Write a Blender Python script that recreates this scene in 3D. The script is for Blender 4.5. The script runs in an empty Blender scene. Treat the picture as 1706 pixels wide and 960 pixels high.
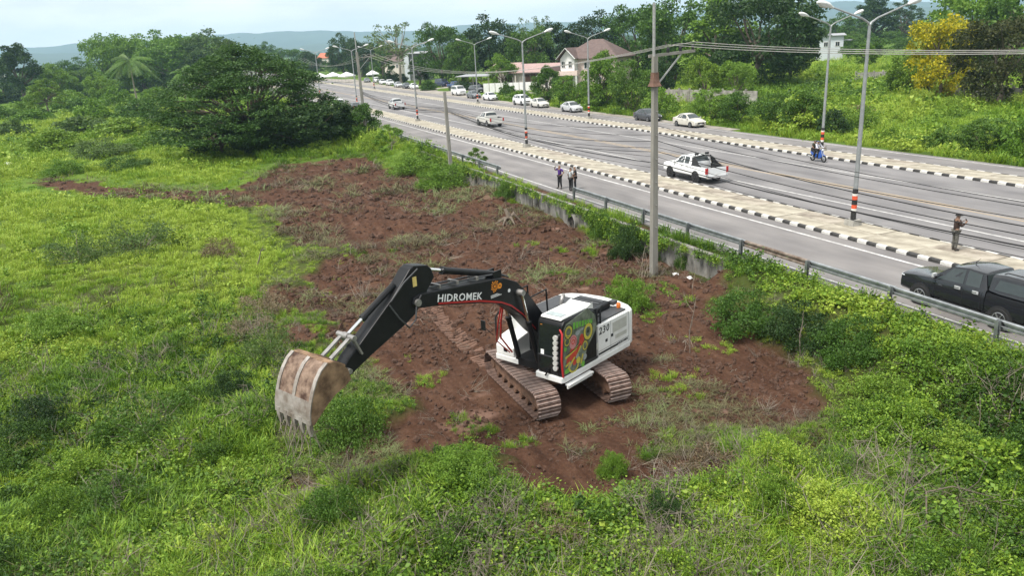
import bpy, bmesh, math, random
import numpy as np
from mathutils import Vector, Matrix, Euler
random.seed(7); RNG = np.random.default_rng(11)
scene = bpy.context.scene
COL = scene.collection
PI = math.pi
# ------------------------------------------------------------------ camera
# world: X runs along the road (towards -X it goes away), Y across it, Z up; road surface z = 0
FPX, YAW, PITCH, ROLL, CAMH = 1291.1, math.radians(-67.822), math.radians(17.55), math.radians(-3.003), 10.0
def cam_axes():
    cy, sy, cp, sp = math.cos(YAW), math.sin(YAW), math.cos(PITCH), math.sin(PITCH)
    f = Vector((sy * cp, cy * cp, -sp)); r = Vector((cy, -sy, 0)); u = r.cross(f)
    c, s = math.cos(ROLL), math.sin(ROLL)
    return c * r + s * u, -s * r + c * u, f
CR, CU, CF = cam_axes()
cd = bpy.data.cameras.new('camera'); cam = bpy.data.objects.new('camera', cd); COL.objects.link(cam)
M = Matrix((CR, CU, -CF)).transposed().to_4x4(); M.translation = (0, 0, CAMH)
cam.matrix_world = M
cd.sensor_width = 36; cd.lens = 36 * FPX / 1706; cd.clip_end = 20000; cd.clip_start = .1
scene.camera = cam
# ------------------------------------------------------------------ sky, sun, exposure
SUN_EL, SUN_AZ = math.radians(60), Vector((0.25, -1.0, 0)).normalized()
w = bpy.data.worlds.new('World'); scene.world = w; w.use_nodes = True
nt = w.node_tree; nt.nodes.clear(); N = nt.nodes.new; LK = nt.links.new
sky = N('ShaderNodeTexSky'); sky.sky_type = 'NISHITA'; sky.sun_disc = False
sky.sun_elevation = SUN_EL; sky.sun_rotation = math.atan2(SUN_AZ.x, SUN_AZ.y); sky.dust_density = 2.0
tc = N('ShaderNodeTexCoord'); mp = N('ShaderNodeMapping'); mp.inputs['Scale'].default_value = (2.2, 2.2, 9)
nz = N('ShaderNodeTexNoise'); nz.inputs['Scale'].default_value = 1.6; nz.inputs['Detail'].default_value = 6; nz.inputs['Roughness'].default_value = .55
cr = N('ShaderNodeValToRGB'); e = cr.color_ramp.elements
e[0].position = .36; e[0].color = (5.9, 6.15, 6.3, 1); e[1].position = .62; e[1].color = (8.4, 8.4, 8.3, 1)
mx = N('ShaderNodeMix'); mx.data_type = 'RGBA'; mx.inputs[0].default_value = .93
bg = N('ShaderNodeBackground'); bg.inputs['Strength'].default_value = .1; out = N('ShaderNodeOutputWorld')
LK(tc.outputs['Generated'], mp.inputs[0]); LK(mp.outputs[0], nz.inputs['Vector']); LK(nz.outputs[0], cr.inputs[0])
LK(sky.outputs[0], mx.inputs[6]); LK(cr.outputs[0], mx.inputs[7]); LK(mx.outputs[2], bg.inputs[0]); LK(bg.outputs[0], out.inputs[0])
sd = bpy.data.lights.new('sun', 'SUN'); sd.energy = 3.2; sd.angle = math.radians(15); sd.color = (1, .95, .87)
sun = bpy.data.objects.new('sun', sd); COL.objects.link(sun)
sv = Vector((SUN_AZ.x * math.cos(SUN_EL), SUN_AZ.y * math.cos(SUN_EL), math.sin(SUN_EL)))
sun.rotation_euler = sv.to_track_quat('Z', 'Y').to_euler()
vs = scene.view_settings; vs.view_transform = 'Standard'; vs.look = 'None'; vs.gamma = 1; vs.use_curve_mapping = False
vs.exposure = 0.74
scene.render.film_transparent = False
scene.cycles.max_bounces = 4; scene.cycles.diffuse_bounces = 2; scene.cycles.transparent_max_bounces = 6
scene.cycles.volume_bounces = 1; scene.cycles.use_denoising = True
# ------------------------------------------------------------------ helpers
def G(px, py, z=0.0):                       # photo pixel -> world point on the level z
    d = CF + CR * ((px - 853) / FPX) + CU * ((480 - py) / FPX)
    return Vector((0, 0, CAMH)) + d * ((z - CAMH) / d.z)
def PY(px, py, Y):                          # photo pixel -> world point in the vertical plane y = Y
    d = CF + CR * ((px - 853) / FPX) + CU * ((480 - py) / FPX)
    return Vector((0, 0, CAMH)) + d * (Y / d.y)
def smooth01(t): t = np.clip(t, 0, 1); return t * t * (3 - 2 * t)
def vnoise(x, y, seed=0):
    xi = np.floor(x).astype(np.int64); yi = np.floor(y).astype(np.int64); fx = x - xi; fy = y - yi
    def h(a, b):
        n = (a * 374761393 + b * 668265263 + seed * 974634287) & 0xffffffff
        n = ((n ^ (n >> 13)) * 1274126177) & 0xffffffff
        return ((n ^ (n >> 16)) & 0xffff) / 65535.0
    u = fx * fx * (3 - 2 * fx); v = fy * fy * (3 - 2 * fy)
    return (h(xi, yi) * (1 - u) + h(xi + 1, yi) * u) * (1 - v) + (h(xi, yi + 1) * (1 - u) + h(xi + 1, yi + 1) * u) * v
def fbm(x, y, o=4, seed=0):
    s = 0; a = .5
    for k in range(o): s = s + a * (vnoise(x, y, seed + k) - .5); x = x * 2.03 + 7.1; y = y * 2.03 + 3.7; a *= .5
    return s
# ---- materials
MATS = {}
def lin(c): return tuple(((v / 255) / 12.92 if v / 255 <= .04045 else ((v / 255 + .055) / 1.055) ** 2.4) for v in c)
def pmat(name, col, rough=.6, metal=0., var=.15, scale=6., bump=0., bscale=30., col2=None, coat=0., stretch=(1, 1, 1), trans=0., ior=1.45, detail=4, coords='Object'):
    if name in MATS: return MATS[name]
    m = bpy.data.materials.new(name); m.use_nodes = True; t = m.node_tree; b = t.nodes['Principled BSDF']
    b.inputs['Roughness'].default_value = rough; b.inputs['Metallic'].default_value = metal
    b.inputs['Coat Weight'].default_value = coat; b.inputs['IOR'].default_value = ior
    if trans: b.inputs['Transmission Weight'].default_value = trans
    c1 = tuple(max(0, v * (1 - var)) for v in col[:3]); c2 = col2 or tuple(min(1, v * (1 + var)) for v in col[:3])
    tcn = t.nodes.new('ShaderNodeTexCoord'); mpn = t.nodes.new('ShaderNodeMapping'); mpn.inputs['Scale'].default_value = stretch
    n = t.nodes.new('ShaderNodeTexNoise'); n.inputs['Scale'].default_value = scale; n.inputs['Detail'].default_value = detail; n.inputs['Roughness'].default_value = .6
    rp = t.nodes.new('ShaderNodeValToRGB'); rp.color_ramp.elements[0].position = .32; rp.color_ramp.elements[1].position = .68
    rp.color_ramp.elements[0].color = (*c1, 1); rp.color_ramp.elements[1].color = (*c2, 1)
    L = t.links.new
    L(tcn.outputs[coords], mpn.inputs[0]); L(mpn.outputs[0], n.inputs['Vector']); L(n.outputs[0], rp.inputs[0]); L(rp.outputs[0], b.inputs['Base Color'])
    if bump:
        n2 = t.nodes.new('ShaderNodeTexNoise'); n2.inputs['Scale'].default_value = bscale; n2.inputs['Detail'].default_value = 5
        bp = t.nodes.new('ShaderNodeBump'); bp.inputs['Strength'].default_value = bump; bp.inputs['Distance'].default_value = .02
        L(mpn.outputs[0], n2.inputs['Vector']); L(n2.outputs[0], bp.inputs['Height']); L(bp.outputs[0], b.inputs['Normal'])
    MATS[name] = m; return m
def leafmat(name, cols, transl=.22, rough=.55, inst=False):
    """foliage: colour per leaf (mesh island) and per plant, part of the light passes through"""
    if name in MATS: return MATS[name]
    m = bpy.data.materials.new(name); m.use_nodes = True; t = m.node_tree; b = t.nodes['Principled BSDF']; L = t.links.new
    gi = t.nodes.new('ShaderNodeNewGeometry'); oi = t.nodes.new('ShaderNodeObjectInfo')
    a = t.nodes.new('ShaderNodeMath'); a.operation = 'MULTIPLY_ADD'; a.inputs[1].default_value = .55
    L(gi.outputs['Random Per Island'], a.inputs[0])
    if inst:
        at = t.nodes.new('ShaderNodeAttribute'); at.attribute_type = 'INSTANCER'; at.attribute_name = 'tint'
        mu = t.nodes.new('ShaderNodeMath'); mu.operation = 'MULTIPLY_ADD'; mu.inputs[1].default_value = 1.0; mu.inputs[2].default_value = -.27
        L(at.outputs['Fac'], mu.inputs[0])
    else:
        mu = t.nodes.new('ShaderNodeMath'); mu.operation = 'MULTIPLY'; mu.inputs[1].default_value = .45; L(oi.outputs['Random'], mu.inputs[0])
    L(mu.outputs[0], a.inputs[2])
    rp = t.nodes.new('ShaderNodeValToRGB'); els = rp.color_ramp.elements
    while len(els) < len(cols): els.new(.5)
    for i, c in enumerate(cols): els[i].position = i / (len(cols) - 1); els[i].color = (*c, 1)
    L(a.outputs[0], rp.inputs[0]); L(rp.outputs[0], b.inputs['Base Color'])
    b.inputs['Roughness'].default_value = rough; b.inputs['Specular IOR Level'].default_value = .3
    tr = t.nodes.new('ShaderNodeBsdfTranslucent'); mxs = t.nodes.new('ShaderNodeMixShader'); mxs.inputs[0].default_value = transl
    o = t.nodes['Material Output']
    L(rp.outputs[0], tr.inputs[0]); L(b.outputs[0], mxs.inputs[1]); L(tr.outputs[0], mxs.inputs[2]); L(mxs.outputs[0], o.inputs[0])
    MATS[name] = m; return m
# ---- objects
def tag(o, label=None, cat=None, group=None, kind=None):
    if label: o['label'] = label
    if cat: o['category'] = cat
    if group: o['group'] = group
    if kind: o['kind'] = kind
    return o
def empty(name, loc=(0, 0, 0), rz=0., label=None, cat=None, group=None):
    o = bpy.data.objects.new(name, None); COL.objects.link(o); o.location = loc; o.rotation_euler = (0, 0, rz); o.empty_display_size = .2
    return tag(o, label, cat, group)
def link(name, me, parent=None, loc=None, rot=None, scale=None):
    o = bpy.data.objects.new(name, me); COL.objects.link(o)
    if parent is not None: o.parent = parent
    if loc is not None: o.location = loc
    if rot is not None: o.rotation_euler = rot
    if scale is not None: o.scale = scale
    return o
def copy_tree(o, parent=None):
    c = o.copy(); COL.objects.link(c); c.parent = parent
    for ch in list(o.children): copy_tree(ch, c)
    return c
class MB:
    def __init__(s): s.v = []; s.f = []; s.m = []
    def add(s, vs, fs, m=0):
        b = len(s.v); s.v += [tuple(p) for p in vs]; s.f += [tuple(b + i for i in f) for f in fs]; s.m += [m] * len(fs); return s
    def box(s, c, d, R=None, m=0, taper=1.):
        x, y, z = d[0] / 2, d[1] / 2, d[2] / 2
        vs = [Vector((a * x * (taper if k > 0 else 1), b * y * (taper if k > 0 else 1), k * z)) for k in (-1, 1) for a, b in ((-1, -1), (1, -1), (1, 1), (-1, 1))]
        if R is not None: vs = [R @ p for p in vs]
        C = Vector(c); return s.add([p + C for p in vs], [(3, 2, 1, 0), (4, 5, 6, 7), (0, 1, 5, 4), (1, 2, 6, 5), (2, 3, 7, 6), (3, 0, 4, 7)], m)
    def bar(s, a, b, w, h=None, m=0, up=(0, 0, 1)):
        a, b = Vector(a), Vector(b); d = b - a; x = d.normalized(); U = Vector(up)
        if abs(x.dot(U)) > .97: U = Vector((1, 0, 0))
        y = U.cross(x).normalized(); z = x.cross(y)
        return s.box((a + b) / 2, (d.length, w, h or w), Matrix((x, y, z)).transposed(), m)
    def tube(s, pts, rad, n=8, m=0, cap=True):
        pts = [Vector(p) for p in pts]; rad = rad if hasattr(rad, '__len__') else [rad] * len(pts); vs = []; fs = []; prev = None
        for i, p in enumerate(pts):
            d = (pts[min(i + 1, len(pts) - 1)] - pts[max(i - 1, 0)])
            d = d.normalized() if d.length > 1e-9 else Vector((0, 0, 1))
            u = prev if prev is not None else (Vector((0, 0, 1)) if abs(d.z) < .9 else Vector((1, 0, 0)))
            u = (u - d * u.dot(d)); u = u.normalized() if u.length > 1e-6 else d.orthogonal().normalized(); prev = u; q = d.cross(u)
            for k in range(n): a = 2 * PI * k / n; vs.append(p + (u * math.cos(a) + q * math.sin(a)) * rad[i])
        for i in range(len(pts) - 1):
            for k in range(n): k2 = (k + 1) % n; fs.append((i * n + k, i * n + k2, (i + 1) * n + k2, (i + 1) * n + k))
        if cap: fs.append(tuple(range(n - 1, -1, -1))); fs.append(tuple((len(pts) - 1) * n + k for k in range(n)))
        return s.add(vs, fs, m)
    def cyl(s, a, b, r, n=12, m=0): return s.tube([a, b], r, n, m)
    def prism(s, poly, a, b, fn, m=0):
        """extrude a 2D polygon between depths a and b; fn(u, v, d) -> 3D point"""
        n = len(poly); vs = [fn(u, v, a) for u, v in poly] + [fn(u, v, b) for u, v in poly]
        fs = [tuple(range(n)), tuple(range(2 * n - 1, n - 1, -1))] + [(i, n + i, n + (i + 1) % n, (i + 1) % n) for i in range(n)]
        return s.add(vs, fs, m)
    def loft(s, rings, m=0, cap=True, close=True, mf=None):
        n = len(rings[0]); vs = [p for r in rings for p in r]; b = len(s.v); s.v += [tuple(p) for p in vs]
        for i in range(len(rings) - 1):
            for k in range(n if close else n - 1):
                k2 = (k + 1) % n; s.f.append((b + i * n + k, b + i * n + k2, b + (i + 1) * n + k2, b + (i + 1) * n + k)); s.m.append(mf(i, k) if mf else m)
        if cap: s.f.append(tuple(b + k for k in range(n - 1, -1, -1))); s.f.append(tuple(b + (len(rings) - 1) * n + k for k in range(n))); s.m += [m, m]
        return s
    def mesh(s, name, mats, smooth=None, fix=True):
        me = bpy.data.meshes.new(name); me.from_pydata(s.v, [], s.f)
        for mt in (mats if isinstance(mats, (list, tuple)) else [mats]): me.materials.append(mt)
        me.polygons.foreach_set('material_index', s.m)
        if smooth is not None or fix:
            bm = bmesh.new(); bm.from_mesh(me)
            if fix: bmesh.ops.recalc_face_normals(bm, faces=bm.faces)
            if smooth is not None:
                th = math.radians(smooth)
                for f in bm.faces: f.smooth = True
                for ed in bm.edges: ed.smooth = not (len(ed.link_faces) == 2 and ed.calc_face_angle(0) > th)
            bm.to_mesh(me); bm.free()
        me.update(); return me
    def build(s, name, mats, parent=None, smooth=None, loc=None, rot=None, fix=True):
        return link(name, s.mesh(name, mats, smooth, fix), parent, loc, rot)
def text_mesh(txt, size, mat, extrude=.004, shear=0., space=1.):
    cu = bpy.data.curves.new('lettering', 'FONT'); cu.body = txt; cu.size = size; cu.extrude = extrude; cu.shear = shear; cu.space_character = space
    cu.align_x = 'CENTER'; cu.align_y = 'CENTER'; cu.offset = size * .012; cu.resolution_u = 2
    o = bpy.data.objects.new('lettering', cu); COL.objects.link(o); dg = bpy.context.evaluated_depsgraph_get()
    me = bpy.data.meshes.new_from_object(o.evaluated_get(dg)); bpy.data.objects.remove(o); bpy.data.curves.remove(cu)
    me.materials.clear(); me.materials.append(mat); return me
# ---- instancing for uncountable growth
def scatter(name, pts, rot, scl, pick, tint, protos, label, cat):
    me = bpy.data.meshes.new(name); me.from_pydata([tuple(p) for p in pts], [], [])
    for nm, ty, arr in (('rot', 'FLOAT_VECTOR', rot), ('scl', 'FLOAT_VECTOR', scl), ('pick', 'INT', pick), ('tint', 'FLOAT', tint)):
        a = me.attributes.new(nm, ty, 'POINT'); a.data.foreach_set('vector' if ty == 'FLOAT_VECTOR' else 'value', np.ascontiguousarray(arr, dtype=np.int32 if ty == 'INT' else np.float32).ravel())
    o = link(name, me)
    ng = bpy.data.node_groups.new(name, 'GeometryNodeTree')
    ng.interface.new_socket('Geometry', in_out='INPUT', socket_type='NodeSocketGeometry'); ng.interface.new_socket('Geometry', in_out='OUTPUT', socket_type='NodeSocketGeometry')
    n = ng.nodes.new; L = ng.links.new
    gi = n('NodeGroupInput'); go = n('NodeGroupOutput'); ip = n('GeometryNodeInstanceOnPoints'); ip.inputs['Pick Instance'].default_value = True
    ji = n('GeometryNodeGeometryToInstance')
    for p in reversed(protos):
        ob = n('GeometryNodeObjectInfo'); ob.inputs['Object'].default_value = p; ob.inputs['As Instance'].default_value = True
        L(ob.outputs['Geometry'], ji.inputs[0])
    def attr(nm, ty):
        a = n('GeometryNodeInputNamedAttribute'); a.data_type = ty; a.inputs[0].default_value = nm; return a.outputs[0]
    e2r = n('FunctionNodeEulerToRotation'); L(attr('rot', 'FLOAT_VECTOR'), e2r.inputs[0])
    L(gi.outputs[0], ip.inputs['Points']); L(ji.outputs[0], ip.inputs['Instance']); L(attr('pick', 'INT'), ip.inputs['Instance Index'])
    L(e2r.outputs[0], ip.inputs['Rotation']); L(attr('scl', 'FLOAT_VECTOR'), ip.inputs['Scale']); L(ip.outputs[0], go.inputs[0])
    md = o.modifiers.new('growth', 'NODES'); md.node_group = ng
    return tag(o, label, cat, kind='stuff')
def proto(name, me):                        # a shape only the scatter uses; never linked into the scene itself
    return bpy.data.objects.new(name, me)
# ================================================================== ground
SOIL = np.array([(-95.7,-15.0),(-90.7,-10.5),(-83.4,-6.3),(-76.9,-0.9),(-72.9,4.0),(-78.3,6.1),(-85.1,8.0),(-86.4,12.6),(-84.8,18.8),(-74.4,18.7),(-66.8,20.1),(-61.9,20.6),(-60.4,22.3),(-57.4,22.3),(-50.1,22.3),(-42.9,22.3),(-38.8,20.0),(-34.7,19.3),(-31.6,20.2),(-28.4,19.8),(-24.9,19.5),(-21.3,19.5),(-19.8,19.3),(-17.5,18.4),(-16.2,17.2),(-15.6,15.8),(-16.9,14.2),(-18.0,13.8),(-17.1,11.4),(-16.3,10.1),(-17.1,9.4),(-18.0,7.6),(-18.3,6.7),(-19.0,5.7),(-19.5,4.8),(-20.0,3.9),(-20.5,2.6),(-21.7,2.4),(-22.6,4.5),(-23.3,5.1),(-24.9,5.1),(-26.3,4.6),(-28.4,4.3),(-31.6,3.9),(-35.9,4.4),(-40.1,4.8),(-44.6,6.5),(-43.4,8.3),(-46.2,9.0),(-48.3,7.1),(-53.3,5.6),(-58.8,5.9),(-65.1,4.8),(-71.6,0.4),(-78.3,-6.0),(-86.6,-11.7)])
def poly_sd(x, y, P):
    """signed distance to a polygon, positive inside"""
    x = np.asarray(x, float); y = np.asarray(y, float); d = np.full(x.shape, 1e9); ins = np.zeros(x.shape, bool)
    for i in range(len(P)):
        ax, ay = P[i]; bx, by = P[(i + 1) % len(P)]; ex, ey = bx - ax, by - ay
        t = np.clip(((x - ax) * ex + (y - ay) * ey) / (ex * ex + ey * ey), 0, 1)
        d = np.minimum(d, np.hypot(x - ax - t * ex, y - ay - t * ey))
        c = ((ay > y) != (by > y)) & (x < (bx - ax) * (y - ay) / (by - ay + 1e-12) + ax); ins ^= c
    return np.where(ins, d, -d)
XC, YC, ZG = -22.03, 10.36, -1.30            # the excavator's standing point
def ell(x, y, cx, cy, rx, ry): return 1 - np.hypot((x - cx) / rx, (y - cy) / ry)
PATCHES = [(-15.4, 11.6, 1.5, 2.4), (-14.7, 14.4, 1.1, 2.0), (-16.8, 7.6, 1.1, 2.6), (-14.3, 11.2, .7, 1.3), (-15.6, 8.2, .6, 1.5), (-17.6, 3.6, .8, 1.3), (-19.2, 1.2, .7, 1.2), (-96, -26, 14, 3.5), (-110, -33, 15, 5), (-33, 21.2, 4.5, 1.6), (-28.5, 20.6, 2.5, 1.4), (-37, 4.2, 2.4, 1.3), (-31, 3.4, 2.0, .8)]
def soil_mask(x, y):
    dd_ = np.hypot(x, y) + 1e-6; k_ = 1 + np.clip(.04 * dd_, 0, 4.2) / dd_          # low growth hides the near rim, so it is cut back a little
    sd_ = np.maximum(poly_sd(x, y, SOIL), poly_sd(x * k_, y * k_, SOIL))
    for cx, cy, rx, ry in PATCHES: sd_ = np.maximum(sd_, ell(x, y, cx, cy, rx, ry) * min(rx, ry))
    sc = np.clip(np.hypot(x, y) / 45, .85, 2.0)
    n = fbm(x / 2.6, y / 2.6, 4, 5) * 3.2 * sc + fbm(x / .7, y / .7, 2, 9) * .8 - .1
    return smooth01((sd_ + n) / .7 + .5)
WALL_X0, WALL_X1, WALL_Y = -77.0, -27.5, 22.1
def height(x, y, soil=None):
    x = np.asarray(x, float); y = np.asarray(y, float)
    s = soil_mask(x, y) if soil is None else soil
    far = np.hypot(x, y)
    z = -1.38 + .55 * fbm(x / 17, y / 17, 3, 21)
    lawn = smooth01((far - 26) / 10) * (y < 8)
    hum = .85 * (1 - .6 * lawn) * fbm(x / 3.4, y / 3.4, 3, 31) + .35 * fbm(x / 9, y / 9, 2, 33) + .08
    rough = .16 * fbm(x / 5, y / .5, 2, 47) + .58 * fbm(x / 2.3, y / 2.3, 3, 41) + .46 * fbm(x / .75, y / .75, 3, 43)
    z = z + np.where(far < 400, hum * (1 - s) * np.clip(1.6 - far / 150, .3, 1.15) + rough * s, 0)
    z = z + .42 * smooth01(1 - np.hypot((x + 31) / 4.5, (y - 3.2) / 3.0)) + .35 * smooth01(1 - np.hypot((x + 17.5) / 2.5, (y - 6.0) / 5.0))
    z = z + .5 * smooth01(1 - np.hypot((x + 56) / 6, (y - 21.0) / 2.6)) + .35 * smooth01(1 - np.hypot((x + 47) / 5, (y - 19.6) / 1.5))
    k = smooth01(1.9 - np.hypot((x - XC) / 2.9, (y - YC) / 2.6)); z = z * (1 - k) + (ZG - .03 + .07 * fbm(x / .8, y / .8, 3, 45)) * k
    inwall = (x > WALL_X0) & (x < WALL_X1)
    t = np.where(inwall, (y > WALL_Y).astype(float), smooth01((y - 18.6) / 3.9))
    top = -.06 + .05 * fbm(x / 1.5, y / 1.5, 2, 51)
    z = z * (1 - t) + top * t + np.where(inwall, 0, np.clip(4 * t * (1 - t), 0, 1) * (1.5 * fbm(x / 2.4, y / 2.4, 3, 55) + .05))
    z = np.where((y > 23.0) & (y < 53.4), -.3, z)
    ff = y > 53.3
    zf = -.06 + np.clip((y - 55) / 6, 0, 1) * (.5 * fbm(x / 6, y / 6, 3, 61) + .12) + np.clip((y - 75) / 200, 0, 1) * 2.0
    return np.where(ff, zf, z)
def axis(segs):
    a = []
    for lo, hi, st in segs: a.append(np.arange(lo, hi, st))
    return np.concatenate(a)
def geo(a, b, n): return np.sign(a) * np.geomspace(abs(a), abs(b), n)
gx = np.concatenate([geo(-7000, -260, 26), np.arange(-250, -120, 3.), axis([(-120, -62, .5), (-62, -10, .2), (-10, 4, .8)]), np.geomspace(4, 400, 14)])
gy = np.concatenate([geo(-5000, -70, 26), np.arange(-66, -30, 1.5), axis([(-30, -8, .5), (-8, 21.9, .2), (21.9, 23.4, .15), (23.4, 53.2, 5.), (53.2, 90, 1.), (90, 180, 4.)]), np.geomspace(180, 7000, 26)])
GX, GY = np.meshgrid(gx, gy, indexing='ij'); SM = soil_mask(GX, GY); GZ = height(GX, GY, SM)
nx, ny = GX.shape; idx = np.arange(nx * ny).reshape(nx, ny)
F_ = np.stack([idx[:-1, :-1], idx[1:, :-1], idx[1:, 1:], idx[:-1, 1:]], -1).reshape(-1, 4)
gm = bpy.data.meshes.new('ground'); gm.from_pydata(np.stack([GX, GY, GZ], -1).reshape(-1, 3).tolist(), [], F_.tolist())
at_ = gm.attributes.new('soil', 'FLOAT', 'POINT'); at_.data.foreach_set('value', SM.astype(np.float32).ravel())
at2_ = gm.attributes.new('gap_shade_fade', 'FLOAT', 'POINT'); at2_.data.foreach_set('value', smooth01((np.hypot(GX, GY) - 30) / 60).astype(np.float32).ravel())  # zero where the ground colour carries shade between plants, rising with distance
gm.polygons.foreach_set('use_smooth', np.ones(len(F_), bool))
def ground_mat():
    m = bpy.data.materials.new('ground'); m.use_nodes = True; t = m.node_tree; b = t.nodes['Principled BSDF']; L = t.links.new; n = t.nodes.new
    b.inputs['Roughness'].default_value = .95; b.inputs['Specular IOR Level'].default_value = .1
    tcn = n('ShaderNodeTexCoord')
    def noise(s, d=5, r=.6):
        q = n('ShaderNodeTexNoise'); q.inputs['Scale'].default_value = s; q.inputs['Detail'].default_value = d; q.inputs['Roughness'].default_value = r; L(tcn.outputs['Object'], q.inputs['Vector']); return q.outputs[0]
    def ramp(i, cs):
        q = n('ShaderNodeValToRGB'); els = q.color_ramp.elements
        while len(els) < len(cs): els.new(.5)
        for k, (p, c) in enumerate(cs): els[k].position = p; els[k].color = (*c, 1)
        L(i, q.inputs[0]); return q.outputs[0]
    def mix(f, a, c):
        q = n('ShaderNodeMix'); q.data_type = 'RGBA'; L(f, q.inputs[0]); L(a, q.inputs[6]); L(c, q.inputs[7]); return q.outputs[2]
    scr = n('ShaderNodeMapping'); scr.inputs['Scale'].default_value = (.25, 1.6, 1); L(tcn.outputs['Object'], scr.inputs[0]); sq = n('ShaderNodeTexNoise'); sq.inputs['Scale'].default_value = 1.3; sq.inputs['Detail'].default_value = 5; L(scr.outputs[0], sq.inputs['Vector'])
    s1 = ramp(sq.outputs[0], [(.28, (.036, .0180, .0112)), (.5, (.081, .041, .0255)), (.7, (.140, .078, .050))])
    s2 = ramp(noise(7, 6, .7), [(.3, (.022, .0112, .0075)), (.55, (.074, .038, .025)), (.75, (.168, .098, .069))])
    q = n('ShaderNodeMix'); q.data_type = 'RGBA'; q.inputs[0].default_value = .5; L(s1, q.inputs[6]); L(s2, q.inputs[7])
    pale = ramp(noise(.45, 4, .62), [(.60, (0, 0, 0)), (.70, (.6, .6, .6))])          # dry crusted patches
    cp = n('ShaderNodeRGB'); cp.outputs[0].default_value = (.25, .155, .12, 1)
    at0 = n('ShaderNodeAttribute'); at0.attribute_name = 'gap_shade_fade'
    soilc = mix(pale, q.outputs[2], cp.outputs[0])
    g1 = mix(at0.outputs['Fac'], ramp(noise(.35, 4), [(.3, (.035, .045, .012)), (.5, (.05, .065, .016)), (.7, (.07, .075, .022))]), ramp(noise(.35, 4), [(.3, (.045, .085, .014)), (.5, (.085, .15, .02)), (.7, (.125, .185, .03))]))  # near ramp: humus, darkened to paint in shade between plants; far ramp: green cover
    at = n('ShaderNodeAttribute'); at.attribute_name = 'soil'
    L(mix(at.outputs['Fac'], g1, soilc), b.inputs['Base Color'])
    bp = n('ShaderNodeBump'); bp.inputs['Strength'].default_value = .9; bp.inputs['Distance'].default_value = .12
    L(noise(5.5, 8, .68), bp.inputs['Height']); L(bp.outputs[0], b.inputs['Normal'])
    return m
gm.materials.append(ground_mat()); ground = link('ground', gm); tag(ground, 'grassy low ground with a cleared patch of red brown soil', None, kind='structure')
def hz(x, y): return float(height(np.array([x]), np.array([y]))[0])
# tread prints the tracks pressed into the soil behind the machine
msoil = pmat('pressed_soil', (.145, .083, .059), .95, var=.3, scale=5, bump=.4, bscale=20)
mb = MB()
for cyy, x0, x1 in ((9.08, -37.5, -24.8), (11.65, -30, -24.8)):
    xs = np.arange(x0, x1, .2); jit = RNG.uniform(-.03, .03, len(xs))
    for x, j in zip(xs, jit):
        if RNG.random() < .12: continue
        y0, y1 = cyy - .38 + j, cyy + .38 + j * 2; dz = .05
        ring = [[(x + a, yy, hz(x, yy) + b) for a, b in ((-.075, -.03), (-.04, dz), (.04, dz), (.075, -.03))] for yy in (y0, cyy, y1)]
        mb.loft(ring, close=False, cap=False)
tk = mb.build('tread_prints', msoil, ground, smooth=60, fix=False); tag(tk, kind='stuff')
# ================================================================== roads
def asphalt(name, col, seed):
    m = bpy.data.materials.new(name); m.use_nodes = True; t = m.node_tree; b = t.nodes['Principled BSDF']; L = t.links.new; n = t.nodes.new
    tcn = n('ShaderNodeTexCoord'); b.inputs['Roughness'].default_value = .82
    def nz_(sc, st, d=4):
        mp_ = n('ShaderNodeMapping'); mp_.inputs['Scale'].default_value = st; mp_.inputs['Location'].default_value = (seed, seed * 2, 0); L(tcn.outputs['Object'], mp_.inputs[0])
        q = n('ShaderNodeTexNoise'); q.inputs['Scale'].default_value = sc; q.inputs['Detail'].default_value = d; L(mp_.outputs[0], q.inputs['Vector']); return q.outputs[0]
    a = n('ShaderNodeValToRGB'); a.color_ramp.elements[0].position = .34; a.color_ramp.elements[1].position = .66
    a.color_ramp.elements[0].color = (*[c * .86 for c in col], 1); a.color_ramp.elements[1].color = (*[min(1, c * 1.1) for c in col], 1); L(nz_(1., (.035, 1.15, 1), 5), a.inputs[0])
    c2 = n('ShaderNodeValToRGB'); c2.color_ramp.elements[0].position = .3; c2.color_ramp.elements[1].position = .75
    c2.color_ramp.elements[0].color = (.66, .65, .65, 1); c2.color_ramp.elements[1].color = (1.16, 1.14, 1.1, 1); L(nz_(.5, (.5, 1, 1), 6), c2.inputs[0])
    c3 = n('ShaderNodeValToRGB'); c3.color_ramp.elements[0].color = (.82, .82, .82, 1); c3.color_ramp.elements[1].color = (1.15, 1.15, 1.15, 1); L(nz_(45, (1, 1, 1), 2), c3.inputs[0])
    q = n('ShaderNodeMix'); q.data_type = 'RGBA'; q.blend_type = 'MULTIPLY'; q.inputs[0].default_value = 1; L(a.outputs[0], q.inputs[6]); L(c2.outputs[0], q.inputs[7])
    q2 = n('ShaderNodeMix'); q2.data_type = 'RGBA'; q2.blend_type = 'MULTIPLY'; q2.inputs[0].default_value = 1; L(q.outputs[2], q2.inputs[6]); L(c3.outputs[0], q2.inputs[7]); L(q2.outputs[2], b.inputs['Base Color'])
    bp = n('ShaderNodeBump'); bp.inputs['Strength'].default_value = .25; bp.inputs['Distance'].default_value = .01; L(nz_(60, (1, 1, 1), 3), bp.inputs['Height']); L(bp.outputs[0], b.inputs['Normal'])
    return m
A1 = asphalt('asphalt_main', (.195, .19, .195), 3); A2 = asphalt('asphalt_service', (.205, .196, .196), 9)
def slab(name, y0, y1, mat_, z0=-.35, z1=0., x0=-900, x1=60):
    return tag(MB().box(((x0 + x1) / 2, (y0 + y1) / 2, (z0 + z1) / 2), (x1 - x0, y1 - y0, z1 - z0)).build(name, mat_), kind='structure')
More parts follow.
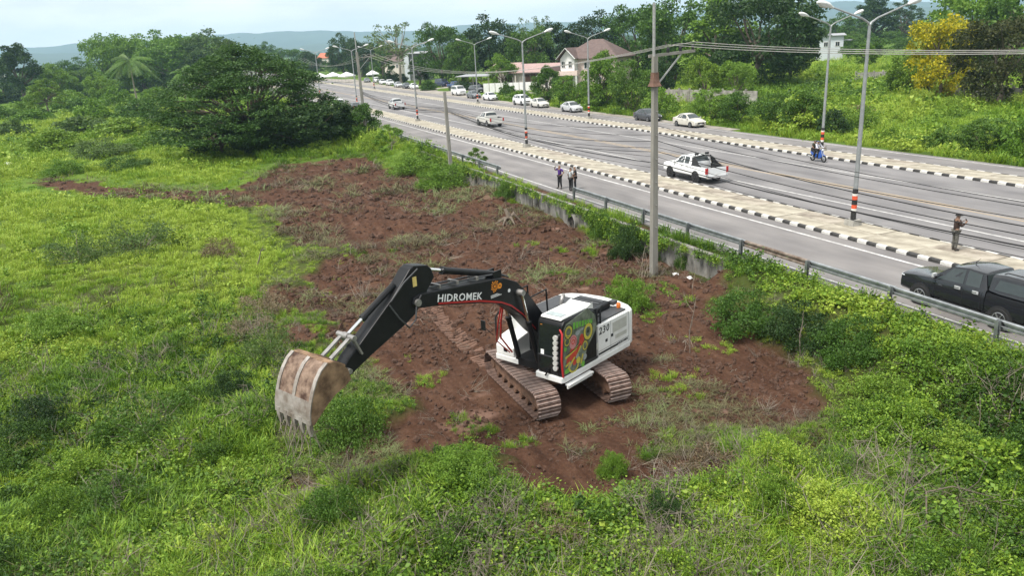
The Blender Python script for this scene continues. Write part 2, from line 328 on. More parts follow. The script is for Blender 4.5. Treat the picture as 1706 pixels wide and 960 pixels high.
slab('service_road', 23.02, 29.1, A2); main_road = slab('road', 32.05, 46.7, A1); slab('far_service_road', 49.45, 53.4, A2)
LOT = pmat('gravel_lot', (.26, .235, .20), .95, var=.3, scale=.6, bump=.4, bscale=12, col2=(.36, .33, .29), detail=7)
slab('gravel_lot', 53.45, 68.5, LOT, z1=.02, x0=-340, x1=-141); slab('road_shoulder', 53.45, 55.0, LOT, z1=-.005, x0=-140.9, x1=-68)
PW = pmat('road_paint', (.44, .43, .42), .7, var=.3, scale=2.5, col2=(.66, .65, .63), detail=7); PYL = pmat('road_paint_yellow', (.34, .27, .19), .75, var=.2, scale=1.2, col2=(.42, .32, .2))
def stripe(y, wd, mt, x0=-500, x1=40, z=.004, name='road_marking'):
    return tag(MB().add([(x0, y - wd / 2, z), (x1, y - wd / 2, z), (x1, y + wd / 2, z), (x0, y + wd / 2, z)], [(0, 1, 2, 3)]).build(name, mt, fix=False), kind='structure')
stripe(28.2, .16, PW); stripe(23.62, .14, PW); stripe(35.2, .15, PW); stripe(43.2, .13, PW); stripe(38.85, .17, PYL); stripe(39.3, .17, PYL); stripe(52.75, .13, PW)
# traffic islands: paving slabs and painted kerb blocks
CONC = pmat('island_concrete', (.30, .265, .205), .9, var=.3, scale=1.1, bump=.25, bscale=25, col2=(.42, .385, .31), coords='Object')
CONC2 = pmat('island_concrete_stained', (.24, .20, .155), .9, var=.35, scale=1.4, bump=.25, bscale=25, col2=(.38, .34, .28))
KW = pmat('kerb_white', (.62, .61, .57), .75, var=.3, scale=4, bump=.3, bscale=20, col2=(.74, .73, .7)); KB = pmat('kerb_black', (.03, .03, .03), .7, var=.5, scale=4, bump=.3, bscale=20, col2=(.075, .072, .068))
JOINT = pmat('joint_dirt', (.11, .09, .07), .95)
BL = .57
def kerb_mesh(nm, sgn):
    pr = [(0, -.2), (0, .11), (.03 * sgn, .155), (.17 * sgn, .16), (.17 * sgn, -.2)]
    return [MB().prism(pr, -.277, .277, lambda u, v, d: (d, u, v)).mesh(nm, mt) for mt in (KW, KB)]
def island(name, y0, y1, xa, xb, near_x, label):
    root = empty(name, (0, y0, 0)); tag(root, label, kind='structure')
    MB().box(((xa + xb) / 2, (y1 - y0) / 2, -.12), (xb - xa, y1 - y0 - .3, .5)).build('joint_bed', JOINT, root)
    for side, yk, sg in ((0, 0., 1), (1, y1 - y0, -1)):
        ms = kerb_mesh('kerb_block', sg); x = xb; k = 0; far = [MB(), MB()]
        while x > xa:
            x -= BL; k += 1
            if x > near_x: link('kerb_block', ms[k % 2], root, (x, yk + random.uniform(-.012, .012), random.uniform(-.01, .012)), (0, 0, random.uniform(-.012, .012)))
            else: far[k % 2].box((x, yk + sg * .085, -.02), (.55, .17, .35))
        for b, mt in zip(far, (KW, KB)):
            if b.v: tag(b.build('kerb_blocks_far', mt, root, fix=False), kind='stuff')
    W = (y1 - y0 - .38); sl = 2.9; x = xb; rest = MB()
    me = {}
    while x > xa:
        for j in range(2):
            c = (x - sl / 2, .19 + W * (.25 + .5 * j), 0)
            if x > near_x - 20:
                key = random.choice((0, 0, 0, 1))
                if key not in me: me[key] = MB().box((0, 0, -.02), (sl - .03, W / 2 - .02, .34)).mesh('paving_slab', CONC2 if key else CONC)
                link('paving_slab', me[key], root, (c[0], c[1], random.uniform(-.012, .012)), (random.uniform(-.004, .004), random.uniform(-.003, .003), 0))
            else: rest.box((c[0], c[1], -.02), (sl - .03, W / 2 - .02, .34))
        x -= sl
    tag(rest.build('paving_slabs_far', CONC, root, fix=False), kind='stuff')
    return root
island('traffic_island', 29.1, 32.05, -330, -4, -82, 'wide concrete traffic island with black and white kerb beside the guard rail road')
island('traffic_island', 46.7, 49.45, -300, -20, -84, 'concrete traffic island with black and white kerb beside the parked cars')
# ================================================================== retaining wall with a drain pipe
WALLC = pmat('old_wall_concrete', (.13, .125, .11), .95, var=.45, scale=1.9, bump=.5, bscale=14, col2=(.30, .29, .265), stretch=(1, 1, .45))
DARK = pmat('dark_void', (.012, .011, .01), .95, var=.2)
wl = empty('retaining_wall', ((WALL_X0 + WALL_X1) / 2, WALL_Y, -1.4), 0, 'stained grey concrete retaining wall below the roadside guard rail', 'wall')
x = WALL_X0; k = 0
while x < WALL_X1 - .1:
    L_ = 3.3; cx = x + L_ / 2 - wl.location.x
    MB().box((cx, random.uniform(-.03, .03), .60), (L_ - .025, .2, 1.5), Matrix.Rotation(random.uniform(-.008, .008), 3, 'Z')).build('wall_panel', WALLC, wl)
    MB().box((cx, 0.01, 1.385), (L_ - .012, .27, .07)).build('coping', WALLC, wl); x += L_
pr = empty('drain_pipe', (-42.9, 21.95, -1.0), 0, 'round concrete drain pipe mouth sticking out of the retaining wall', 'pipe')
ring = MB(); n = 20
ring.loft([[((r * math.cos(2 * PI * k / n)), y, r * math.sin(2 * PI * k / n)) for k in range(n)] for r, y in ((.46, .2), (.46, -.22), (.58, -.22), (.58, .2))], cap=False)
ring.build('pipe_rim', WALLC, pr, smooth=40); MB().cyl((0, .15, 0), (0, -.1, 0), .47, 20).build('pipe_mouth', DARK, pr)
# ================================================================== guard rails
GALV = pmat('galvanised_steel', (.30, .32, .33), .45, .75, var=.2, scale=3, col2=(.42, .44, .45)); RUST = pmat('rusted_rail', (.17, .11, .075), .75, .3, var=.35, scale=3, col2=(.30, .25, .21))
WP = [(-.03, .155), (.0, .15), (.045, .12), (.045, .06), (-.02, .03), (-.02, -.03), (.045, -.06), (.045, -.12), (0, -.15), (-.03, -.155)]
def beam(L_):
    o = [(u, v) for u, v in WP] + [(u - .012, v) for u, v in reversed(WP)]
    return MB().prism(o, 0, L_, lambda u, v, d: (d, -u, v))
def guard_rail(x0, x1, y, posts, label, rusty=()):
    r = empty('guard_rail', (x0, y, 0), 0, label, 'guard rail', 'roadside guard rails'); n = 0
    ps = sorted([p for p in posts if x0 - .5 < p < x1 + .5])
    bm_, bmr, pm = {}, {}, None
    edges = [x0] + ps[1:-1] + [x1]
    for a, b in zip(edges[:-1], edges[1:]):
        mt = RUST if any(a - .1 < q < b for q in rusty) else GALV
        o = beam(b - a + .1).build('rail_beam', mt, r, loc=(a - x0, -.07, .6), rot=(0, random.uniform(-.004, .004), 0))
        if mt is RUST: o['label'] = 'rust brown stretch of rail'
    for p in ps:
        if pm is None:
            pm = MB().prism([(-.06, -.07), (.06, -.07), (.06, -.05), (-.04, -.05), (-.04, .05), (.06, .05), (.06, .07), (-.06, .07)], -.9, .78, lambda u, v, d: (u, v, d)).mesh('post', GALV)
            sp = MB().box((0, .0, 0), (.1, .12, .3)).mesh('spacer', GALV)
        q = link('post', pm, r, (p - x0, -.22, 0), (random.uniform(-.03, .03), random.uniform(-.03, .03), 0)); link('spacer', sp, q, (0, .09, .6))
    return r
guard_rail(-45.2, -3, 23.25, list(np.arange(-44.9, -2, 4.2)), 'long galvanised guard rail in front of the black pickup truck', rusty=(-26,))
guard_rail(-99, -57, 22.85, list(np.arange(-98.6, -56, 4.13)), 'far galvanised guard rail ending short of the people standing at the road edge')
# ================================================================== plant shapes
def npmesh(name, V, nv, mats, mi=None, smooth=False):
    """V: (n*nv,3) loose polygons of nv corners each"""
    me = bpy.data.meshes.new(name); n = len(V) // nv
    me.vertices.add(len(V)); me.vertices.foreach_set('co', np.ascontiguousarray(V, np.float32).ravel())
    me.loops.add(len(V)); me.loops.foreach_set('vertex_index', np.arange(len(V), dtype=np.int32))
    me.polygons.add(n); me.polygons.foreach_set('loop_start', np.arange(0, len(V), nv, dtype=np.int32)); me.polygons.foreach_set('loop_total', np.full(n, nv, np.int32))
    for m in (mats if isinstance(mats, (list, tuple)) else [mats]): me.materials.append(m)
    if mi is not None: me.polygons.foreach_set('material_index', mi.astype(np.int32))
    me.update(calc_edges=True); return me
def unit(v): return v / (np.linalg.norm(v, axis=-1, keepdims=True) + 1e-9)
def leaf_verts(P, D, s, w, droop=.15, rng=RNG, horiz=0.):
    D = unit(D); R0 = rng.normal(size=D.shape); R0[:, 2] += horiz; S = unit(np.cross(D, R0)); s = np.asarray(s)[:, None]
    mid = P + D * s * .5; tip = P + D * s; tip[:, 2] -= droop * s[:, 0]
    return np.stack([P, mid + S * s * w / 2, tip, mid - S * s * w / 2], 1).reshape(-1, 3)
def rnd_dirs(n, rng=RNG): return unit(rng.normal(size=(n, 3)))
BARK = pmat('bark', (.13, .105, .08), .95, var=.35, scale=7, bump=.5, bscale=20, stretch=(1, 1, .3)); BARKP = pmat('bark_pale', (.27, .24, .2), .95, var=.3, scale=7, bump=.4, bscale=20)
TWIG = pmat('dry_twig', (.16, .128, .10), .95, var=.35, scale=3, col2=(.29, .25, .205))
LG = leafmat('leaf_mid', [(.035, .085, .012), (.07, .15, .02), (.13, .215, .032)]); LD = leafmat('leaf_dark', [(.018, .042, .012), (.034, .075, .018), (.062, .115, .026)], .25)
LB = leafmat('leaf_bright', [(.075, .16, .018), (.125, .235, .024), (.2, .31, .045)]); LY = leafmat('leaf_yellowgreen', [(.075, .15, .016), (.138, .238, .024), (.24, .325, .042)])
LBR = leafmat('leaf_brownish', [(.03, .045, .014), (.06, .07, .02), (.1, .095, .03)], .25); LF = leafmat('blossom_yellow', [(.10, .16, .02), (.36, .34, .015), (.55, .46, .012), (.64, .53, .015), (.68, .56, .02)], .25)
LDU = leafmat('leaf_dusty', [(.048, .095, .024), (.088, .15, .036), (.15, .21, .06)]); LDRY = leafmat('leaf_dry', [(.1, .07, .04), (.19, .145, .085), (.28, .24, .15)], .2)
def crown_pts(kind, n, rng):
    """clump centres and radii in a unit crown (radius 1, height 0..1)"""
    c = []
    while len(c) < n:
        p = rng.uniform(-1, 1, 3); r = np.linalg.norm(p)
        if kind == 'broad': ok = .42 < r < .98 and p[2] > -.95; q = (p[0], p[1], .54 + .45 * p[2], rng.uniform(.15, .28))
        elif kind == 'tall': ok = r < .97 and r > .35; tp = 1 - .45 * max(0, p[2]); q = (p[0] * tp, p[1] * tp, .53 + .46 * p[2], rng.uniform(.15, .27))
        elif kind == 'umbrella':
            h = math.hypot(p[0], p[1]); ok = h < 1 and (h > .3 or rng.random() < .6); ly = rng.choice((0, .16, .32, .5), p=(.42, .27, .19, .12)); z = .96 - .58 * h ** 2.2 - ly * (.35 + .65 * h) + .05 * math.sin(7 * p[0] + 2) * math.cos(6 * p[1]); q = (p[0], p[1], max(.2, z), rng.uniform(.09, .165))
        elif kind == 'sparse': ok = .3 < r < 1; q = (p[0], p[1], .6 + .4 * p[2], rng.uniform(.08, .16))
        else: h = math.hypot(p[0], p[1]); ok = r < .95 and p[2] > -.2; q = (p[0], p[1], .12 + .8 * max(p[2], 0) * (1 - .3 * h), rng.uniform(.16, .30))      # bush
        if ok: c.append(q)
    return np.array(c)
def make_plant(kind, R, H, ncl, nleaf, ls, lw, seed, trunk_r=.3, flat=.75, fork=.3, limbs=9, bark=BARK, leaf=None, lean=.0, horiz=0.):
    rng = np.random.default_rng(seed); c = crown_pts(kind, ncl, rng)
    ctr = np.stack([c[:, 0] * R, c[:, 1] * R, c[:, 2] * H], 1); rad = c[:, 3] * R
    k = rng.integers(0, ncl, nleaf); d = rnd_dirs(nleaf, rng); d[:, 2] = np.abs(d[:, 2]) * np.where(rng.random(nleaf) < .78, 1, -1)
    rr = rng.random(nleaf) ** .45
    P = ctr[k] + d * (rad[k] * rr)[:, None] * np.array([1, 1, flat])
    lk = rng.random(nleaf) < .06; P[lk] += rng.normal(size=(lk.sum(), 3)) * (rad[k][lk] * .28)[:, None]          # stray sprays break the outline
    D = unit(d * .7 + rng.normal(size=(nleaf, 3)) * .55 + np.array([0, 0, .1]))
    if horiz: D[:, 2] *= .35
    V = leaf_verts(P, D, ls * rng.uniform(.6, 1.35, nleaf), lw, .15, rng, horiz)
    cm = npmesh('crown', V, 4, leaf or LG)
    mb = MB(); fz = H * fork; top = Vector((lean * R, 0, fz))
    if kind == 'bush' or fork < .12:
        for i in rng.choice(ncl, min(limbs, ncl), replace=False): mb.tube([(rng.normal() * .04 * R, rng.normal() * .04 * R, -.1), Vector(ctr[i]) * .55 + Vector((0, 0, .05)), ctr[i]], [trunk_r, trunk_r * .6, trunk_r * .25], 5)
    else:
        mb.tube([(0, 0, -.3), (0, 0, .05 * H), top * .55 + Vector((rng.normal() * .03 * R, rng.normal() * .03 * R, 0)), top], [trunk_r * 1.5, trunk_r * 1.1, trunk_r * .9, trunk_r * .8], 8)
        for i in rng.choice(ncl, min(limbs, ncl), replace=False):
            e_ = Vector(ctr[i]); m_ = top.lerp(e_, .5) + Vector((rng.normal(), rng.normal(), rng.normal() + .6)) * .06 * R
            mb.tube([top, m_, e_], [trunk_r * .55, trunk_r * .35, trunk_r * .1], 5)
            for q in range(2):
                j = int(np.argmin(np.linalg.norm(ctr - np.array(e_), axis=1) + rng.random(ncl) * .4 * R)); mb.tube([m_, ctr[j]], [trunk_r * .25, trunk_r * .07], 4)
    return mb.mesh('trunk', bark, smooth=60, fix=False), cm, R, H
PL = {
 'broad': make_plant('broad', 5, 10, 68, 12000, .36, .62, 1, fork=.2), 'broad2': make_plant('broad', 5, 9.5, 48, 9500, .38, .6, 2, fork=.25), 'broad3': make_plant('broad', 5, 10, 75, 11500, .34, .6, 14, fork=.25),
 'tall': make_plant('tall', 3.4, 11, 60, 10000, .33, .6, 3, fork=.25), 'tall2': make_plant('tall', 3.4, 11, 46, 8500, .34, .6, 4, fork=.3),
 'umbrella': make_plant('umbrella', 11.5, 12.5, 330, 62000, .34, .42, 5, trunk_r=.36, flat=.27, fork=.28, limbs=46, horiz=1.6), 'umb2': make_plant('umbrella', 6, 10, 120, 15000, .34, .45, 6, trunk_r=.28, flat=.4, fork=.35, limbs=20, horiz=1.0),
 'sparse': make_plant('sparse', 5, 14, 46, 2600, .36, .5, 7, trunk_r=.22, fork=.4, limbs=30, bark=BARKP),
 'bush': make_plant('bush', 1.6, 1.9, 46, 5200, .17, .55, 8, trunk_r=.03, limbs=9), 'bush2': make_plant('bush', 1.6, 2.0, 34, 4600, .18, .5, 9, trunk_r=.03, limbs=12), 'bush3': make_plant('bush', 1.6, 1.8, 58, 6200, .15, .6, 12, trunk_r=.03, limbs=8),
 'airy': make_plant('bush', 1.8, 2.2, 60, 3400, .15, .3, 10, trunk_r=.025, flat=.4, limbs=34, bark=TWIG), 'finebush': make_plant('bush', 1.5, 1.7, 60, 12000, .075, .6, 13, trunk_r=.02, limbs=12, bark=TWIG),
 'shrub': make_plant('tall', 2.4, 5.0, 60, 10000, .2, .55, 15, trunk_r=.05, fork=.1, limbs=14), 'shrub2': make_plant('broad', 2.6, 5.0, 60, 10000, .2, .55, 16, trunk_r=.05, fork=.1, limbs=14),
 'sapling': make_plant('umbrella', 1.3, 3.2, 34, 4200, .15, .34, 11, trunk_r=.045, flat=.5, fork=.4, limbs=14, bark=BARKP),
}
PLANTN = 0
def plant(name, P, h, r, kind, mat_=None, label='', cat='tree', group=None, parts=('trunk', 'crown')):
    tm, cm, R, H = PL[kind]; t = empty(name, P, random.uniform(0, 6.28), label, cat, group); s = (r / R, r / R * random.uniform(.92, 1.08), h / H)
    link(parts[0], tm, t, scale=s); c = link(parts[1], cm, t, scale=s)
    if mat_ is not None: c.material_slots[0].link = 'OBJECT'; c.material_slots[0].material = mat_
    return t
def depth(P): return (Vector(P) - Vector((0, 0, CAMH))).dot(CF)
def plant_px(name, px, yb, yt, wpx, kind, mat_, label, z=0., cat='tree', group=None, parts=('trunk', 'crown'), miny=0):
    P = G(px, yb, z); P.z = z
    if miny and P.y < miny: k = miny / P.y; P.x *= k; P.y *= k
    d = depth(P); dr = CF + CR * ((px - 853) / FPX) + CU * ((480 - yt) / FPX); ztop = CAMH + dr.z * math.hypot(P.x, P.y) / math.hypot(dr.x, dr.y)
    return plant(name, P, max(.4, ztop - z), wpx * d / FPX / 2, kind, mat_, label, cat, group, parts)
# ================================================================== ground cover (uncountable)
def blade_clump(seed, n, h, spread, w, leanv, mats, curve=.5):
    rng = np.random.default_rng(seed); V = []
    a = rng.uniform(0, 2 * PI, n); r = spread * np.sqrt(rng.random(n)); bx, by = r * np.cos(a), r * np.sin(a); hh = h * rng.uniform(.45, 1.1, n)
    da = a + rng.normal(size=n) * .8; ln = leanv * rng.uniform(.3, 1.3, n) * hh; dx, dy = np.cos(da) * ln, np.sin(da) * ln; sx, sy = -np.sin(da) * w, np.cos(da) * w
    z0 = np.zeros(n) - .04
    p0 = np.stack([bx - sx, by - sy, z0], 1); p1 = np.stack([bx + sx, by + sy, z0], 1)
    m0 = np.stack([bx + dx * .35 - sx * .8, by + dy * .35 - sy * .8, hh * .62], 1); m1 = np.stack([bx + dx * .35 + sx * .8, by + dy * .35 + sy * .8, hh * .62], 1)
    t = np.stack([bx + dx, by + dy, hh * (1 - curve * .35)], 1); t2 = t + np.stack([sx * .1, sy * .1, sx * 0], 1)
    V = np.stack([p0, p1, m1, m0, m0, m1, t2, t], 1).reshape(-1, 3)
    # weld each blade into one island
    me = bpy.data.meshes.new('blades'); vv = np.stack([p0, p1, m1, m0, t], 1).reshape(-1, 3); k = np.arange(n) * 5
    me.from_pydata(vv.tolist(), [], [f for b in k for f in ((b, b + 1, b + 2, b + 3), (b + 3, b + 2, b + 4))]); me.materials.append(mats); return me
def leafy_clump(seed, nst, nl, h, spread, ls, lw, mat_, flat=False):
    rng = np.random.default_rng(seed); a = rng.uniform(0, 6.28, nst); r = spread * np.sqrt(rng.random(nst)); tipx, tipy = r * np.cos(a), r * np.sin(a); hh = h * rng.uniform(.5, 1.1, nst)
    k = rng.integers(0, nst, nl); t = rng.uniform(.15, 1, nl)
    P = np.stack([tipx[k] * t, tipy[k] * t, hh[k] * (t if not flat else .4 + .6 * t)], 1) + rng.normal(size=(nl, 3)) * ls * .5
    D = np.stack([rng.normal(size=nl), rng.normal(size=nl), rng.uniform(-.1, .7, nl)], 1)
    return npmesh('leaves', leaf_verts(P, D, ls * rng.uniform(.6, 1.3, nl), lw, .2, rng), 4, mat_)
def twig_clump(seed, n, h, spread):
    rng = np.random.default_rng(seed); mb = MB()
    for i in range(n):
        a = rng.uniform(0, 6.28); p = Vector((rng.normal() * .1, rng.normal() * .1, -.05)); d = Vector((math.cos(a) * spread, math.sin(a) * spread, h)) * rng.uniform(.5, 1.1); pts = [p, p + d * .5 + Vector((rng.normal(), rng.normal(), rng.normal())) * .07, p + d]
        mb.tube(pts, [.009, .0065, .0025], 3, cap=False)
        for q in range(2): b = pts[1].lerp(pts[2], rng.random()); mb.tube([b, b + Vector((rng.normal(), rng.normal(), abs(rng.normal()))) * .16], [.0035, .0015], 3, cap=False)
    return mb.mesh('twigs', TWIG, fix=False)
IG = leafmat('grass_blades', [(.046, .105, .011), (.112, .22, .016), (.212, .345, .026), (.33, .43, .055)], .22, inst=True)
IW = leafmat('weed_leaves', [(.029, .070, .010), (.085, .17, .017), (.175, .29, .027), (.30, .39, .048)], .2, inst=True)
ID = leafmat('straw', [(.055, .04, .024), (.11, .09, .045), (.155, .155, .07), (.15, .2, .07)], .15, inst=True)
SO = pmat('clod_soil', (.052, .027, .0175), .98, var=.4, scale=3, col2=(.11, .06, .04), coords='Object')
PG = [proto('g%d' % i, blade_clump(100 + i, 46, .50, .26, .011, .75, IG)) for i in range(4)]
PS = [proto('s%d' % i, blade_clump(110 + i, 40, .26, .30, .012, .9, IG)) for i in range(3)]
PWD = [proto('w%d' % i, leafy_clump(120 + i, 9, (110, 70, 40, 80, 55)[i], (.5, .5, .62, .7, .42)[i], .30, (.05, .078, .115, .07, .095)[i], (.35, .6, .75, .3, .9)[i], IW)) for i in range(5)]
PCR = [proto('c%d' % i, leafy_clump(130 + i, 14, (120, 80, 50, 90)[i], .22, .45, (.06, .085, .115, .07)[i], (.6, .78, .85, .5)[i], IW, True)) for i in range(4)]
PD = [proto('d%d' % i, blade_clump(140 + i, 30, .10, .30, .009, 5.0, ID)) for i in range(3)]
PT = [proto('t%d' % i, twig_clump(150 + i, 9, .62, .42)) for i in range(4)]
def clod(seed):
    rng = np.random.default_rng(seed); bm = bmesh.new(); bmesh.ops.create_icosphere(bm, subdivisions=1, radius=1)
    for v in bm.verts: v.co *= rng.uniform(.62, 1.2); v.co.z *= .7
    me = bpy.data.meshes.new('clod'); bm.to_mesh(me); bm.free(); me.materials.append(SO); return me
PC = [proto('k%d' % i, clod(160 + i)) for i in range(4)]
FA = math.atan2(CF.y, CF.x)
def polar_pts(n, d0, d1, half=.86, rng=RNG):
    d = d0 * (d1 / d0) ** rng.random(n); a = FA + rng.uniform(-half, half, n); return d * np.cos(a), d * np.sin(a), d
def put(name, sel, x, y, d, s, protos, label, cat, tint, tilt=.12, sz=None, sink=0., rim=True):
    if rim: s = s * (1 - .55 * smooth01((poly_sd(x, y, SOIL) + 1.8 + .035 * d) / (1.4 + .02 * d)) * (y < 23))
    x, y, d, s, tint = x[sel], y[sel], d[sel], s[sel], tint[sel]; n = len(x); z = height(x, y) - sink
    rot = np.stack([RNG.normal(size=n) * tilt, RNG.normal(size=n) * tilt, RNG.uniform(0, 6.28, n)], 1); k = s * RNG.uniform(.7, 1.3, n)
    scl = np.stack([k, k, k * (RNG.uniform(.75, 1.3, n) if sz is None else sz[sel])], 1)
    return scatter(name, np.stack([x, y, z], 1), rot, scl, RNG.integers(0, len(protos), n), np.clip(tint, 0, 1), protos, label, cat)
NP = 84000
x, y, d = polar_pts(NP, 6.5, 230); sm = soil_mask(x, y); grow = np.clip(d / 34, .85, 3.4)
onroad = (y > 22.95) & (y < np.where(x < -140, 68.8, np.where(x < -67, 55.1, 53.9))); hole = np.hypot((x - XC) / 4.2, (y - YC) / 3.4) < 1
tuft = (fbm(x / 1.3, y / 1.3, 2, 161) > .13) & (poly_sd(x, y, SOIL) < 3.5) & (d < 45)
field = ~onroad & ((sm < .45) | tuft) & ~hole
zn = fbm(x / 7, y / 7, 3, 71) + .5 * fbm(x / 2.2, y / 2.2, 2, 73); leafy = smooth01((zn + .02) / .16)
nearfg = smooth01((27 - d) / 9); bank = smooth01((y - 14.5) / 3.5) * (x > -30) * (y < 23)
lawn = smooth01((d - 26) / 10) * (y < 8)                                   # the smooth light grass of the left field
pl = np.clip(.20 + .55 * leafy + .32 * nearfg - .6 * lawn, .03, .9); pl = np.maximum(pl, bank * .92)
u = RNG.random(NP); isleaf = u < pl
fside = y > 54
tn = .54 - .26 * nearfg + .12 * fside + .14 * lawn + 1.5 * fbm(x / 11, y / 11, 3, 81) + .7 * fbm(x / 2.5, y / 2.5, 2, 83) + .12 * lawn + RNG.normal(size=NP) * .1
low = RNG.random(NP) < .4 + .5 * lawn
gs = grow * (1 - .38 * np.maximum(lawn, fside) * (d < 180)); low = low | fside & (RNG.random(NP) < .6); isleaf = isleaf & ~(fside & (RNG.random(NP) < .6))
put('tall_grass', field & ~isleaf & ~low, x, y, d, gs, PG, 'rough tufts of tall green grass over the low field', 'grass', tn)
put('short_grass', field & ~isleaf & low, x, y, d, gs * 1.1, PS, 'short yellow green grass carpeting the field', 'grass', tn + .06)
u2 = RNG.random(NP); cre = u2 < .5
put('weeds', field & isleaf & ~cre, x, y, d, grow, PWD, 'leafy green weeds growing among the grass', 'weeds', tn - .06)
put('creeper', field & isleaf & cre, x, y, d, grow * (1 + .25 * bank), PCR, 'broad leaved creeper spreading over the bank and field', 'creeper', tn - .02, tilt=.25)
# second, denser pass close to the camera and on the bank
x, y, d = polar_pts(27000, 6.5, 40, .84); sm = soil_mask(x, y); ok = ~((y > 22.95) & (y < 53.9)) & (sm < .4) & ~(np.hypot((x - XC) / 4.2, (y - YC) / 3.4) < 1)
zn = fbm(x / 5, y / 5, 3, 91) + .4 * fbm(x / 1.6, y / 1.6, 2, 93); bank = (smooth01((y - 14) / 3) * (x > -31) * (y < 23)) > .5
tn = .41 + 1.9 * fbm(x / 6, y / 6, 3, 84) + RNG.normal(size=len(x)) * .2; r = RNG.random(len(x)); g = np.full(len(x), .95)
put('undergrowth', ok & (bank & (zn > -.03) | (zn > -.02) & ~bank) & (r < .85), x, y, d, g, PCR + PWD, 'thick low leaves in the near field and on the road bank', 'undergrowth', tn, tilt=.25)
put('meadow_grass', ok & ~bank & (zn <= -.02) & (r < .8), x, y, d, g, PG, 'long green grass in the near field', 'grass', tn - .06, tilt=.2)
# taller weed mounds that give the growth its relief
PM = []
for i in range(3):
    me = PL['finebush'][1].copy() if i == 0 else make_plant('bush', 1.0, 1.1, 30, 3800, .085, .6, 170 + i, trunk_r=.01, limbs=1)[1]; me.materials.clear(); me.materials.append(IW); PM.append(proto('m%d' % i, me))
x, y, d = polar_pts(6800, 7, 120, .8); sm = soil_mask(x, y); bankz = smooth01((y - 14) / 3) * (x > -31) * (y < 22.4)
dens = .20 + .5 * smooth01(fbm(x / 6, y / 6, 3, 121) / .12) + .5 * bankz - .56 * smooth01((d - 26) / 10) * (y < 8)
ok = ~((y > 20.9 - 2.2 * (x > -27)) & (y < 55.5)) & (sm < .2) & (poly_sd(x, y, SOIL) < -.7) & ~(np.hypot((x - XC) / 4.6, (y - YC) / 4) < 1) & (RNG.random(len(x)) < dens * np.where(y > 54, .3, 1) * (1 - smooth01((d - 24) / 8) * (y < 10)) * np.where((d < 30) & (y < 6), .6, 1)) & ~((x < -140) & (y > 22) & (y < 69))
put('weed_mounds', ok, x, y, d, np.clip(d / 45, .42, 1.5) * (1 + .35 * bankz) * RNG.lognormal(0, .3, len(x)), PM, 'taller mounds of leafy weeds standing out of the grass', 'weeds', .50 + .1 * smooth01((d - 20) / 8) + 1.6 * fbm(x / 6, y / 6, 3, 84) + RNG.normal(size=len(x)) * .16, tilt=.1, sink=.08)
# dead and torn growth: on the soil, along its rim, and tangles in front
x, y, d = polar_pts(34000, 11, 110, .6); sd0 = poly_sd(x, y, SOIL); sm = soil_mask(x, y); cl = fbm(x / 3.2, y / 3.2, 3, 101)
ok = (y < 22) & ((sm > .3) & (cl > .15 - .115 * (d > 40)) & (RNG.random(len(x)) < .5) | (np.abs(sd0 + .5) < 1.1) & (cl > .0) & (RNG.random(len(x)) < .55)) & ~(np.hypot((x - XC) / 3.2, (y - YC) / 2.6) < 1)
put('torn_grass', ok, x, y, d, np.clip(d / 30, .8, 2.2), PD, 'torn up dead grass strewn over the red soil', 'dead grass', rim=False, tint= .56 + 1.4 * fbm(x / 4, y / 4, 2, 103) + RNG.normal(size=len(x)) * .22, tilt=.2, sink=-.02)
x, y, d = polar_pts(6000, 10, 45, .6); sd0 = poly_sd(x, y, SOIL); sm = soil_mask(x, y)
spots = [(-14.5, 5.0, 1.6), (-12.2, 4.2, 1.3), (-12.4, 8.0, 1.3), (-15.6, 12.8, 1.5), (-24, -1.5, 1.5), (-13.2, 9.0, 1.3), (-16.5, 16.2, 1.2), (-20, 19.3, 1.3), (-23, 20.3, 1.4), (-33, 3.0, 3.4), (-28.5, 2.6, 2.2), (-30.5, 21, 2.4), (-27.5, 20, 2.2), (-13.2, 12.2, 1.4), (-38, 20.5, 2)]
near = np.zeros(len(x))
for cx, cy, rr in spots: near = np.maximum(near, np.clip(1 - np.hypot(x - cx, y - cy) / rr, 0, 1))
ok = (RNG.random(len(x)) < near * 1.1 + .05) & (y < 22) & ((sm < .5) | (near > 0)) & ~(np.hypot((x - XC) / 4.2, (y - YC) / 3.4) < 1)
put('dry_twigs', ok, x, y, d, np.full(len(x), 1.2), PT, 'grey brown dry twigs and dead stems tangled in the weeds', 'twigs', np.full(len(x), .5), tilt=.6)
# clods of soil
x, y, d = polar_pts(60000, 11, 110, .6); sm = soil_mask(x, y)
ok = (sm > .55) & (y < 21.9) & (RNG.random(len(x)) < np.clip(.5 + 2.4 * fbm(x / 2.5, y / 2.5, 3, 111), .1, 1)) & ~(np.hypot((x - XC) / 2.9, (y - YC) / 2.0) < 1)
put('soil_clods', ok, x, y, d, np.clip(d / 26, .8, 2.2) * .062 * np.minimum(RNG.lognormal(0, .62, len(x)), 2.3), PC, 'loose clods of red brown soil', 'soil', np.full(len(x), .5), tilt=1.5, sink=-.01, rim=False)

